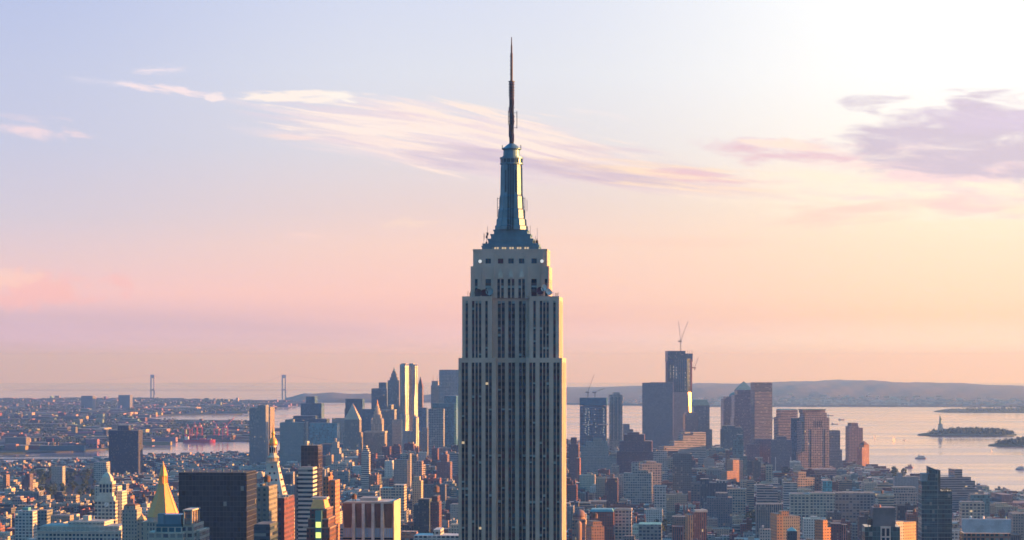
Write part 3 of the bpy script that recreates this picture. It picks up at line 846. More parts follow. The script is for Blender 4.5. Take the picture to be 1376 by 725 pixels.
    for py in (70, 76, 82, 88, 94):
        mb = MB(); mb.bar((cx - m0(2.6), cy, Z(py)), (cx + m0(1.6), cy, Z(py)), .16); mb.build('dipole_arms', M['steel'], root)
    for xo, ya, yb in ((7.2, 144.5, 168), (-4.3, 144, 163), (-3.4, 163, 180)):   # side antennas on brackets
        mb = MB(); x_ = cx + m0(xo)
        mb.bar((x_, cy, Z(yb)), (x_, cy, Z(ya)), .25); 
        for z_ in (Z(ya) - 1, Z(yb) + .3): mb.bar((cx, cy, z_), (x_, cy, z_), .16)
        mb.build('side_antenna', M['steel'], root)
    # little aerials on the steps and along the mast
    rr = random.Random(3)
    for i in range(16):
        sg = rr.choice((-1, 1)); a = hw1 * rr.uniform(.8, 1.25); zb = Z(rr.uniform(318, 330)); hgt = rr.uniform(2, 8)
        mb = MB(); p = (cx + sg * a, cy + rr.uniform(-8, 4), zb - .5); mb.bar(p, (p[0], p[1], zb + hgt), .12)
        if rr.random() < .6: mb.box(p[0] - .5, p[0] + .5, p[1] - .4, p[1] + .4, zb + hgt * .3, zb + hgt * .3 + 1.6)
        mb.build('aerial', M['steel'], root)
    for sg in (-1, 1):
        mb = MB(); x_ = cx + sg * m0(19.5) * .95
        mb.bar((x_, cy - 3, Z(290)), (x_, cy - 3, Z(263)), .2); mb.bar((x_ + 1.2, cy - 3, Z(282)), (x_ + 1.2, cy - 3, Z(266)), .16)
        mb.bar((x_, cy - 3, Z(264)), (cx + sg * 5, cy - 3, Z(264)), .16); mb.bar((x_, cy - 3, Z(276)), (cx + sg * 5, cy - 3, Z(276)), .16)
        mb.build('antenna_frame', M['steel'], root)
    # dishes on the shoulder roofs
    for a, b, mt in ((138, 556, 'spandrel'), (187, 560, 'red'), (228, 545, 'blind'), (640, 541, 'red'), (668, 523, 'white'), (706, 545, 'white'), (716, 556, 'white'), (672, 512, 'white')):
        xx = X(Q(a), 3.2); zz = Z(300 + b / zs); r_ = 2.2 if mt != 'white' else 1.6
        mb = MB(); vv = []
        for rad, off in ((r_, 0), (r_ * .7, .35), (.05, .6)):
            for j in range(12): vv.append((xx + rad * math.cos(j * math.pi / 6), 2.6 + off, zz + rad * math.sin(j * math.pi / 6)))
        f = []
        for i in range(2):
            for j in range(12):
                p, q_ = i * 12 + j, i * 12 + (j + 1) % 12; f += [(p, q_, q_ + 12, p + 12)]
        mb.poly(vv, f); mb.bar((xx, 3.1, zz), (xx, 3.6, Z(397)), .15); mb.build('dish_antenna', M[mt], root)
    for i in range(14):
        x_ = rr.choice((rr.uniform(X(622), X(632)), rr.uniform(X(739), X(751)))); y_ = rr.uniform(3, 20)
        mb = MB(); mb.bar((x_, y_, Z(397) - .2), (x_, y_, Z(397) + rr.uniform(1.5, 4)), .14); mb.build('aerial', M['steel'], root)
    return root
empire()
# ------------------------------------------------------------------ special towers near the camera, left of the great tower
GREY, TEAL, BROWN, RED, TAN, WHITE, PINK = (.30, .30, .29), (.05, .13, .17), (.17, .11, .085), (.24, .09, .065), (.38, .31, .24), (.56, .54, .50), (.40, .30, .28)
DARK = (.035, .04, .05)
def win_row(root, st, xs, y, z, w, h, mat='glass', name='window'):
    for x in xs:
        mb = MB(); mb.box(x - w / 2, x + w / 2, y - .12, y + .3, z, z + h, 0)
        mb.box(x - w / 2 - .2, x + w / 2 + .2, y - .3, y - .02, z - .35, z - .004, 1)
        mb.build(name, [M[mat], M['limestone']], root)

def clock_tower_white():
    st = Site(126, 2500); root = st.root('clock_tower'); RECTS.append((126, 168, 634, 2500, 'the white clock tower'))
    tag(root, 'white stone clock tower with stepped lantern top beside a long pale office block', 'clock tower')
    X, Z = (lambda p, s=0: st.lx(p, s)), (lambda p: st.lz(p, 12))
    c = (.58, .54, .47)
    def blk(nm, l, r, sb, z0, z1, sty='wall'):
        a, b = X(l, sb), X(r, sb); mb = MB(); mb.box(a, b, sb, sb + (b - a), z0, z1); mb.build(nm, M[sty], root, c); return a, b
    blk('wall', 127, 155, 1, 0, Z(672), 'loft')
    a, b = blk('clock_stage', 129.5, 153, 2, Z(672) - 1, Z(666))
    a, b = blk('belfry', 133, 151, 3, Z(668), Z(646))
    for j in range(4):
        x = a + (b - a) * (j + .5) / 4
        for (z0, z1) in ((Z(661), Z(656)), (Z(654.5), Z(650))):
            mb = MB(); mb.box(x - 1.1, x + 1.1, 2.85, 3.1, z0, z1); mb.build('arched_opening', M['glass'], root)
            mb = MB(); mb.box(b - .1, b + .15, 3 + (b - a) * (j + .5) / 4 - 1.1, 3 + (b - a) * (j + .5) / 4 + 1.1, z0, z1); mb.build('arched_opening', M['glass'], root)
    a, b = blk('upper_stage', 135.5, 149, 4, Z(647), Z(642))
    cx, cy, r = (a + b) / 2, 4 + (b - a) / 2, (b - a) / 2
    mb = MB(); mb.lathe(cx, cy, [(r * 1.25, Z(642)), (r * 1.2, Z(640)), (r * .85, Z(637.5)), (r * .5, Z(635)), (r * .15, Z(633.5))], 4, rot=math.pi / 4); mb.build('pyramid_roof', M['wall'], root, (.62, .56, .48))
    mb = MB(); mb.lathe(cx, cy, [(.9, Z(634)), (1.1, Z(631)), (.5, Z(628.5)), (.12, Z(624))], 8); mb.build('lantern_finial', M['copper'], root)
    # the clock: white dial with two hands
    x = X(143.5, 2); z = Z(677); mb = MB(); vv = [(x + 2.6 * math.cos(t_), .8, z + 2.6 * math.sin(t_)) for t_ in [2 * math.pi * j / 20 for j in range(20)]]
    mb.face(vv[::-1]); dial = mb.build('clock_dial', M['white'], root)
    mb = MB(); mb.bar((x, .7, z), (x + .4, .7, z + 2.2), .16); mb.bar((x, .7, z), (x - 1.1, .7, z - 1.1), .2); mb.build('clock_hands', M['steel'], dial)
    mb = MB(); a, b = X(156, 12), X(164, 12); mb.box(a, b, 12, 34, 0, Z(660)); mb.build('side_wing', M['punch'], root, c)
    mb = MB(); a, b = X(127, 30), X(158, 30); mb.box(a, b, 30, 50, 0, Z(654)); mb.build('rear_wing', M['punch'], root, c)
clock_tower_white()
r_, st_, la_ = bld('office_building', 'long pale stone office block with rows of tall windows at foot of white clock tower', 'the long pale block', 'building', 2420,
    [(50, 163, 712), (54, 160, 706, 4), (92, 140, 700, 8)], 'loft', (.52, .50, .44), depth=40, roofc=(.35, .36, .34), cornice=True, extra=[('bulk', 99, 103, 690), ('bulk', 111, 119, 692)])
bld('apartment_building', 'pale stone apartment tower with pointed dormers right of the white clock tower', 'the pale dormer tower', 'apartment tower', 2100,
    [(164, 184, 684), (166, 182, 679, 3)], 'punch', (.42, .38, .32), extra=[('frust', 676, M['wood'], .7)])
bld('apartment_building', 'slim beige tower with small pyramid cap left of the golden pyramid', 'the slim pyramid-capped tower', 'apartment tower', 1980,
    [(184, 194, 698)], 'punch', (.40, .34, .27), depth=10, extra=[('pyr', 690, M['gold'])])

def gold_pyramid():
    st = Site(193, 1890); root = st.root('office_tower'); RECTS.append((193, 237, 620, 1890, 'the golden pyramid tower'))
    tag(root, 'tower crowned by a tall golden eight-sided pyramid with a gilded lantern', 'tower')
    X, Z = (lambda p, s=0: st.lx(p, s)), (lambda p: st.lz(p, 13))
    a, b = X(190, -1), X(238, -1)
    mb = MB(); mb.box(a, b, -1, b - a, 0, Z(700)); mb.build('wall', M['piers'], root, (.42, .38, .31))
    cx, cy = (X(193) + X(235)) / 2, (b - a) / 2 - .5; R0 = (X(235) - X(193)) / 2 * 1.04
    mb = MB(); mb.lathe(cx, cy, [(R0 * .97, Z(700)), (R0 * .97, Z(696)), (R0 * 1.02, Z(694.5))], 8, rot=math.pi / 8); mb.build('octagon_base', M['limestone'], root)
    mb = MB(); mb.lathe(cx, cy, [(R0 * 1.0, Z(694.5)), (R0 * .27, Z(651))], 8, rot=math.pi / 8); mb.build('pyramid_roof', M['gold'], root)
    for k in range(8):
        t_ = math.pi / 8 + k * math.pi / 4
        mb = MB(); mb.bar((cx + R0 * math.cos(t_), cy + R0 * math.sin(t_), Z(694.3)), (cx + R0 * .27 * math.cos(t_), cy + R0 * .27 * math.sin(t_), Z(651)), .28); mb.build('roof_ridge', M['goldtrim'], root)
    mb = MB(); mb.lathe(cx, cy, [(R0 * .30, Z(651.3)), (R0 * .30, Z(649.5))], 8, rot=math.pi / 8); mb.build('lantern_gallery', M['goldtrim'], root)
    mb = MB(); mb.lathe(cx, cy, [(R0 * .2, Z(650)), (R0 * .2, Z(638.5))], 8, rot=math.pi / 8); mb.build('lantern_core', M['goldtrim'], root)
    for k in range(8):
        t_ = k * math.pi / 4; mb = MB(); mb.bar((cx + R0 * .265 * math.cos(t_), cy + R0 * .265 * math.sin(t_), Z(650)), (cx + R0 * .25 * math.cos(t_), cy + R0 * .25 * math.sin(t_), Z(639)), .35); mb.build('lantern_column', M['goldtrim'], root)
    mb = MB(); mb.lathe(cx, cy, [(R0 * .27, Z(639.5)), (R0 * .25, Z(637.5)), (R0 * .16, Z(630)), (R0 * .05, Z(624)), (.1, Z(619.5))], 8, rot=math.pi / 8); mb.build('lantern_spire', M['goldtrim'], root)
gold_pyramid()

def rooftop_terrace():
    """pale building close by with a columned loggia on its sunlit side and blue glazed roof boxes"""
    st = Site(199, 1480); root = st.root('office_building'); RECTS.append((199, 270, 690, 1480, 'the pale balustraded rooftop'))
    tag(root, 'near pale building with balustraded terraces and blue glazed boxes on its roof', 'building')
    X, Z = (lambda p, s=0: st.lx(p, s)), (lambda p: st.lz(p, 12))
    c = (.50, .46, .40)
    a, b = X(199), X(246); mb = MB(); mb.box(a, b, 0, 30, 0, Z(716)); mb.build('wall', M['loft'], root, c)
    mb = MB(); mb.box(a - .5, b + .5, -.5, 30.5, Z(716), Z(714.3)); mb.build('cornice', M['wall'], root, tuple(q * 1.15 for q in c))
    a2, b2 = X(210, 4), X(244, 4); mb = MB(); mb.box(a2, b2, 4, 22, Z(715), Z(704), mt=None); mb.build('setback_wall', M['wall'], root, TEAL)
    mb = MB(); mb.box(a2 + 1, b2 - .5, 5, 21, Z(704), Z(691.5)); mb.build('glazed_box', M['smooth'], root, (.10, .24, .32))
    mb = MB(); mb.box(X(212, 4.5), X(220, 4.5), 4.4, 9, Z(704) + .1, Z(690)); mb.build('water_tank', M['wall'], root, (.16, .26, .32))
    for p in (200, 209, 217, 226, 235, 244):
        mb = MB(); x = X(p, .3); mb.box(x - .4, x + .4, .1, .9, Z(714.3), Z(707)); mb.build('parapet_post', M['wall'], root, c)
    mb = MB(); mb.box(a, b, .25, .75, Z(708), Z(707)); mb.build('railing', M['wall'], root, c)
    # open frames on the sunny side: posts and beams
    for k, (l, r, t_, d0, d1) in enumerate(((246, 258, 684, 2, 24), (247, 266, 704, 6, 34))):
        x0, x1 = X(l, d0), X(l, d0) + 6; z1 = Z(t_); z0 = Z(704 if k == 0 else 722)
        fr = MB()
        for y in np.linspace(d0, d1, 4): fr.box(x1 - 1.0, x1, y, y + 1.0, z0, z1 - .8)
        for x in (x0, x1 - 1.0):
            fr.box(x, x + .9, d0 + .05, d0 + .95, z0, z1 - .8)
        fr.box(x0 - .2, x1 + .3, d0 - .3, d1 + 1.5, z1 - .797, z1); fr.build('loggia_frame', M['wall'], root, (.55, .48, .40))
        mb = MB(); mb.box(x0 + 1.2, x1 - 1.3, d0 + 2, d1, z0, z1 - .9); mb.build('loggia_wall', M['loft'], root, (.30, .22, .17))
    mb = MB(); mb.box(X(246, 5), X(246, 5) + 7, 5, 36, 0, Z(704)); mb.build('side_wing', M['loft'], root, c)
    mb = MB(); mb.box(X(246, 12) + 6.9, X(246, 12) + 11, 12, 42, 0, Z(714)); mb.build('side_wing', M['loft'], root, c)
rooftop_terrace()

bld('office_tower', 'broad black glass office slab with flat roof and small rooftop vents', 'the black glass slab', 'tower', 1740,
    [(240, 331.5, 634.5)], 'curtain', (.020, .024, .030), depth=40, roofc=(.08, .08, .08), extra=[('rods', 9)])
bld('apartment_building', 'grey and brick apartment slab with glowing orange flank, left of the maroon tower', 'the grey and brick slab', 'apartment tower', 1500,
    [(345, 351, 654), (351, 361.5, 653, .4)], 'punch', (.22, .22, .20), depth=30, extra=[('bulk', 349, 353, 649.5), ('tank', 359, 7)])
bld('office_building', 'low dark block with teal glass bands below the brick slabs', 'the low teal-banded block', 'building', 1420,
    [(341, 363, 704)], 'band', (.06, .09, .12), depth=28)
bld('apartment_building', 'plain maroon brick tower with bright orange side, in front of the white spired tower', 'the maroon brick tower', 'apartment tower', 1560,
    [(366, 382, 668.5)], 'punch', (.16, .055, .06), depth=40, extra=[('rods', 6)])
bld('apartment_building', 'yellow lit narrow brick block peeking behind the maroon brick tower', 'the narrow yellow block', 'apartment tower', 1680,
    [(378, 386, 682)], 'punch', (.42, .32, .20), depth=26)

def spired_tower():
    st = Site(348, 2070); root = st.root('clock_tower'); RECTS.append((348, 386, 572, 2070, 'the white spired tower'))
    tag(root, 'white marble campanile tower with steep roof, dark dormer holes and gilded cupola', 'tower')
    X, Z = (lambda p, s=0: st.lx(p, s)), (lambda p: st.lz(p, 12))
    c = (.60, .55, .48)
    a, b = X(348.5), X(380); w = b - a
    mb = MB(); mb.box(a, b, 0, w, 0, Z(668)); mb.build('wall', M['punch'], root, c)
    mb = MB(); mb.box(a - .8, b + .8, -.8, w + .8, Z(668), Z(664.5)); mb.build('cornice', M['wall'], root, c)
    mb = MB(); q = [(a, 0), (b, 0), (b, w), (a, w)]; cx, cy = (a + b) / 2, w / 2; k = .40; zt, zb = Z(621.5), Z(664.4)
    mb.prism(q, zb, zt, 0, None, [(cx + (x - cx) * k, cy + (y - cy) * k) for x, y in q]); mb.build('steep_roof', M['wall'], root, (.60, .56, .50))
    def on_roof(u, py):      # a point on the front slope
        z = Z(py); f = (z - zb) / (zt - zb); kk = 1 - f * (1 - k)
        return cx + u * w / 2 * kk, cy - w / 2 * kk, z
    for us, py in (((0.0,), 628), ((-.3, .35), 636.5), ((-.52, 0, .52), 645.5), ((-.55, 0, .55), 654.5), ((-.6, 0, .6), 662.5)):
        for u in us:
            x, y, z = on_roof(u, py); mb = MB(); mb.box(x - .75, x + .75, y - .25, y + 1.0, z - .1, z + 1.6, 0); mb.box(x - 1.0, x + 1.0, y - .4, y + 1.0, z + 1.604, z + 2.0, 1)
            mb.build('dormer', [M['glass'], M['limestone']], root)
            xr, yr = cx + (cy - y), cy + (x - cx); mb = MB(); mb.box(xr - 1.0, xr + .25, yr - .75, yr + .75, z - .1, z + 1.6, 0); mb.box(xr - 1, xr + .4, yr - 1, yr + 1, z + 1.604, z + 2.0, 1)
            mb.build('dormer', [M['glass'], M['limestone']], root)
    r0 = w * k / 2
    mb = MB(); mb.box(cx - r0 - .8, cx + r0 + .8, cy - r0 - .8, cy + r0 + .8, Z(621.6), Z(619.5)); mb.build('gallery', M['wall'], root, c)
    for j in range(5):
        for sx, sy in ((1, 0), (0, 1)):
            t_ = -r0 + 2 * r0 * j / 4
            for sgn in (-1, 1):
                px_, py_ = (t_, sgn * r0) if sx else (sgn * r0, t_)
                mb = MB(); mb.bar((cx + px_, cy + py_, Z(619.6)), (cx + px_, cy + py_, Z(614.5)), .3); mb.build('gallery_column', M['wall'], root, c)
    mb = MB(); mb.lathe(cx, cy, [(r0 * .8, Z(619.6)), (r0 * .8, Z(614.5))], 8, rot=math.pi / 8); mb.build('belfry', M['wall'], root, (.4, .36, .3))
    mb = MB(); mb.lathe(cx, cy, [(r0 * 1.25, Z(614.5)), (r0 * 1.2, Z(613)), (r0 * .75, Z(611.8)), (r0 * .62, Z(598.5)), (r0 * .72, Z(597.5))], 8, rot=math.pi / 8); mb.build('lantern', M['wall'], root, c)
    for j in range(8):
        t_ = j * math.pi / 4; mb = MB(); p = (cx + r0 * .66 * math.cos(t_), cy + r0 * .66 * math.sin(t_)); mb.box(p[0] - .45, p[0] + .45, p[1] - .45, p[1] + .45, Z(608), Z(600.5)); mb.build('lantern_opening', M['glass'], root)
    mb = MB(); mb.lathe(cx, cy, [(r0 * .86, Z(597.6)), (r0 * .92, Z(595)), (r0 * .82, Z(591.5)), (r0 * .55, Z(588.6)), (r0 * .3, Z(587.2)), (r0 * .3, Z(583)), (r0 * .42, Z(582)), (r0 * .2, Z(579.5)), (.15, Z(570))], 16); mb.build('gilded_cupola', M['goldtrim'], root, smooth=True)
    mb = MB(); mb.box(a + 2, b + 3.5, w + .5, w + 30, 0, Z(684)); mb.build('rear_wing', M['punch'], root, c)
spired_tower()
bld('apartment_tower', 'slender dark brown glass tower rising behind the white striped apartment block', 'the slender dark tower', 'tower', 2200,
    [(404.5, 427.5, 598)], 'curtain', (.035, .028, .028), depth=26, extra=[('rods', 4), ('bulk', 409, 413, 592, 4, (.5, .48, .45))])
bld('apartment_building', 'white apartment block striped with horizontal balcony bands', 'the white striped block', 'apartment tower', 1950,
    [(400.5, 420.5, 627.5), (396, 401, 633, 6, 20, 'punch', (.25, .25, .27))], 'band', (.58, .54, .50), depth=22)
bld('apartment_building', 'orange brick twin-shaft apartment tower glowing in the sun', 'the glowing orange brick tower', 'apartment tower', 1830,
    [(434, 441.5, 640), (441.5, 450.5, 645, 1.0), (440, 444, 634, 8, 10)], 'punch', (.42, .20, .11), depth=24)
def gold_cap():
    st = Site(417, 1450); root = st.root('office_building'); RECTS.append((412, 443, 670, 1450, 'the golden-capped tower'))
    tag(root, 'stepped brick tower with golden hipped cap and lit yellow-green stair windows', 'tower')
    X, Z = (lambda p, s=0: st.lx(p, s)), (lambda p: st.lz(p, 8))
    for l, r, t_, sb, d in ((412, 443, 709, -2, 34), (414, 441, 697, -1, 30), (416.5, 439, 684, 0, 26)):
        a, b = X(l, sb), X(r, sb); mb = MB(); mb.box(a, b, sb, sb + d, 0, Z(t_)); mb.build('wall', M['punch'], root, (.15, .07, .065))
        mb = MB(); mb.box(a - .25, b + .25, sb - .25, sb + d + .25, Z(t_), Z(t_) + .7); mb.build('coping', M['wall'], root, (.3, .24, .2))
    a, b = X(423.5, -3), X(432, -3)
    mb = MB(); mb.box(a, b, -3, 2, 0, Z(685)); mb.build('stair_bay', M['smooth'], root, (.14, .34, .34))
    for z0, z1 in ((707.5, 700), (721.5, 714)):
        mb = MB(); mb.box(a + .4, b - .4, -3.15, -2.9, Z(z0), Z(z1)); mb.build('lit_window', M['litgreen'], root)
    a, b = X(417, 1), X(437, 1); zt = Z(671); q = [(a, 1), (b, 1), (b, 21), (a, 21)]; cx, cy = (a + b) / 2, 11
    mb = MB(); mb.prism(q, Z(684) + .7, zt, 0, None, [(cx + (x - cx) * .72, cy + (y - cy) * .72) for x, y in q]); mb.build('hipped_roof', M['gold'], root)
    mb = MB(); mb.box(cx - 5, cx + 5, 6, 16, zt, zt + 1.4); mb.build('roof_plant', M['wall'], root, (.5, .46, .42))
M['litgreen'] = plain('lit_stair_glass', (.5, .6, .2), .4, emit=(.85, 1.0, .22), es=.4)
gold_cap()
def brown_panels():
    st = Site(461, 1480); root = st.root('office_building'); RECTS.append((461, 540, 672, 1480, 'the brown-panelled block'))
    tag(root, 'pale office block with five big tapering brown panels between white fins', 'building')
    X, Z = (lambda p, s=0: st.lx(p, s)), (lambda p: st.lz(p, 18))
    a, b = X(461), X(528.5)
    mb = MB(); mb.box(a, b, 0, 32, 0, Z(674)); mb.build('wall', M['limestone'], root)
    mb = MB(); mb.box(b - .05, b + .6, -.9, 32.3, 0, Z(674) + .8); mb.build('side_wall', M['wall'], root, (.58, .48, .34))
    fins = (475.5, 488.5, 501.5, 514)
    edges = [461] + list(fins) + [528]
    for i in range(5):
        l, r = edges[i] + (0 if i == 0 else 2.0), edges[i + 1] - (2.0 if i < 4 else 0)
        x0, x1 = X(l), X(r); t_ = (x1 - x0) * .14
        mb = MB(); zb, zt = Z(708), Z(675.5)
        v = [(x0 + t_, -.15, zb), (x1 - t_, -.15, zb), (x1, -1.5, zt), (x0, -1.5, zt), (x0 + t_, .1, zb), (x1 - t_, .1, zb), (x1, .1, zt), (x0, .1, zt)]
        mb.poly(v, [(0, 1, 2, 3), (3, 2, 6, 7), (1, 5, 6, 2), (4, 0, 3, 7), (5, 4, 7, 6), (0, 4, 5, 1)]); mb.build('brown_panel', M['wall'], root, (.17, .115, .095))
        for j in range(4):
            xa = x0 + (x1 - x0) * (j + .12) / 4; xb = x0 + (x1 - x0) * (j + .88) / 4
            mb = MB(); mb.box(xa, xb, -.4, .1, Z(721), Z(709), 0); mb.build('bay_window', M['smooth'], root, (.45, .55, .68))
        mb = MB(); mb.box(x0, x1, -.3, .1, Z(724), Z(721.6)); mb.build('dark_band', M['glass'], root)
    for f in fins:
        x = X(f); mb = MB(); mb.box(x - .95, x + .95, -2.0, .12, 0, Z(676)); mb.build('white_fin', M['wall'], root, (.50, .53, .52))
    mb = MB(); mb.box(a + 1, b - 1, 1, 31, Z(674) + .01, Z(674) + .4); mb.build('roof', M['roof'], root, (.5, .46, .42))
    mb = MB(); mb.box(X(484, 10), X(508, 10), 10, 24, Z(674), Z(669)); mb.build('penthouse', M['wall'], root, (.45, .42, .4))
    tank(root, X(476, 8), 8, Z(674), 1.6, 2.6, 1.5)
brown_panels()

# ------------------------------------------------------------------ left and middle distance towers
bld('apartment_tower', 'dark blue-brown housing tower standing alone before the river and docks', 'the lone dark housing tower', 'tower', 5100,
    [(146, 186, 577.5), (158, 173, 571, 6, 20)], 'punch', (.045, .05, .065), depth=40, extra=[('rods', 3)])
bld('apartment_tower', 'dark housing slab with blazing orange end wall beyond the river', 'the slab with orange end wall', 'tower', 6900,
    [(7, 35, 587)], 'punch', (.16, .17, .18), depth=42)
bld('office_tower', 'tall pale telephone slab with dark top louvres and golden side fin', 'the pale windowless slab', 'tower', 5500,
    [(335, 346.5, 547.5), (346.5, 357, 543.5, .5)], 'stripe', (.34, .36, .36), depth=40)
bld('office_tower', 'bright golden flank of a thin slab rising behind the gilded cupola', 'the thin golden slab', 'tower', 5560,
    [(357, 363, 546)], 'stripe', (.45, .38, .30), depth=60)
bld('office_building', 'broad grey-teal block left of the slender dark tower', 'the broad grey-teal block', 'building', 5300,
    [(376, 408, 567), (383, 392, 563, 8), (408.5, 412, 566, 1, 20, 'stripe', (.42, .38, .34))], 'punch', (.26, .31, .32), depth=40)
bld('office_tower', 'dark stepped tower with a narrow raised crown above the glass blocks', 'the dark stepped crown tower', 'tower', 6600,
    [(404, 432, 541), (411, 423, 532, 8)], 'curtain', (.04, .09, .12), depth=50)
bld('office_building', 'wide dark teal base block in front of the dark stepped crown tower', 'the wide dark base', 'building', 6400,
    [(390, 439, 562), (394, 424, 558, 8)], 'band', (.05, .11, .14), depth=50)
bld('office_building', 'blue-green glass box with a bright upper left corner', 'the blue-green glass box', 'building', 5500,
    [(415, 438, 567.5), (438, 453, 568, .5)], 'curtain', (.07, .20, .25), depth=40)
bld('office_building', 'low dark glass wing joined beside the blue-green glass box', 'the low dark glass wing', 'building', 5450,
    [(430, 470, 596)], 'curtain', (.03, .10, .14), depth=40)
bld('office_tower', 'dark teal tower behind the granite courthouse pyramid', 'the dark teal tower', 'tower', 6700,
    [(464, 487, 535), (463, 466, 548, 1, 30)], 'curtain', (.035, .08, .11), depth=45)
bld('office_building', 'wide dark teal block between the courthouse pyramid and the striped tower', 'the dark teal wide block', 'building', 6300,
    [(484, 504, 549)], 'curtain', (.035, .09, .12), depth=40)
bld('office_building', 'sunlit low pale roof seen between dark towers near the harbour', 'the low sunlit roof', 'building', 6900,
    [(446, 463, 561)], 'band', (.62, .5, .4), depth=30)
r_, st_, la_ = bld('courthouse_tower', 'granite courthouse tower with steep pyramid roof', 'the courthouse tower', 'tower', 5200,
    [(461, 485, 580), (462.5, 483, 563, 2)], 'stripe', (.36, .34, .31), depth=32, extra=[('pyr', 541, M['limestone'])])
bld('office_building', 'small pale ziggurat tower in front of the courthouse tower', 'the small pale ziggurat', 'building', 4900,
    [(441, 459, 609), (444, 456, 601, 3), (446.5, 453.5, 593, 6), (448.5, 451.5, 588, 9, 8)], 'punch', (.40, .38, .36), depth=26)
def municipal():
    st = Site(490, 5250); root = st.root('municipal_tower'); RECTS.append((490, 519, 537, 5250, 'the wedding-cake tower'))
    tag(root, 'pale stone civic block with a wedding-cake tower tapering to a slim spire', 'tower')
    X, Z = (lambda p, s=0: st.lx(p, s)), (lambda p: st.lz(p, 20)); c = (.40, .38, .34)
    a, b = X(490), X(517); mb = MB(); mb.box(a, b, 0, 40, 0, Z(581)); mb.build('wall', M['stripe'], root, c)
    mb = MB(); mb.box(a - 1, b + 1, -1, 41, Z(581), Z(578.5)); mb.build('cornice', M['wall'], root, c)
    cx, cy = (X(498) + X(513)) / 2, 20
    w = (X(513) - X(498)) / 2
    for hw, t0, t1 in ((w, 579, 569), (w * .85, 569, 562), (w * .68, 562, 556)):
        mb = MB(); mb.box(cx - hw, cx + hw, cy - hw, cy + hw, Z(t0), Z(t1)); mb.build('tower_stage', M['piers'], root, c)
    for hw, t0, t1 in ((w * .62, 556, 551.5), (w * .45, 551.5, 547.5), (w * .3, 547.5, 544.5)):
        mb = MB(); mb.lathe(cx, cy, [(hw, Z(t0)), (hw, Z(t1) - 1.5), (hw * 1.12, Z(t1) - 1.4), (hw * 1.1, Z(t1))], 12); mb.build('round_lantern', M['wall'], root, c)
    for sx in (-1, 1):
        for sy in (-1, 1):
            mb = MB(); mb.lathe(cx + sx * w * .85, cy + sy * w * .85, [(2.6, Z(569)), (2.6, Z(564)), (.3, Z(560))], 8); mb.build('corner_turret', M['wall'], root, c)
    mb = MB(); mb.lathe(cx, cy, [(w * .24, Z(544.5)), (w * .1, Z(541)), (.6, Z(536.5))], 10); mb.build('spire', M['goldtrim'], root)
municipal()
bld('office_tower', 'dark tower with close vertical stripes and flat pale top band', 'the dark vertical-striped tower', 'tower', 6500,
    [(499, 520, 521), (509, 519, 513, 14)], 'stripe', (.13, .19, .23), depth=45, roofc=(.3, .34, .34))
def seventy_pine():
    st = Site(521, 6300); root = st.root('skyscraper'); RECTS.append((521, 537, 494, 6300, 'the pointed masonry skyscraper'))
    tag(root, 'masonry skyscraper narrowing to a pointed stone crown beside the rippled metal tower', 'skyscraper')
    X, Z = (lambda p, s=0: st.lx(p, s)), (lambda p: st.lz(p, 15)); c = (.33, .31, .30)
    cx, cy = (X(521) + X(536)) / 2, 18
    for l, r, t_ in ((519.5, 538, 545), (521, 536.5, 510), (523.5, 534, 506), (525, 532.5, 501), (526.4, 531.2, 498)):
        hw = (X(r) - X(l)) / 2; mb = MB(); mb.box(cx - hw, cx + hw, cy - hw, cy + hw, 0 if t_ > 505 else Z(510) - 2, Z(t_)); mb.build('wall' if t_ > 505 else 'setback_wall', M['stripe'], root, c)
    mb = MB(); mb.lathe(cx, cy, [(4, Z(498)), (2.4, Z(495.5)), (.4, Z(492.5))], 8); mb.build('crown_spire', M['copper'], root)
seventy_pine()
bld('office_building', 'pale block with a lit water-tower penthouse right of the wedding-cake tower', 'the pale penthouse block', 'building', 5500,
    [(512, 530, 549.5), (521, 526, 543, 8)], 'stripe', (.30, .33, .34), depth=40, cornice=True)
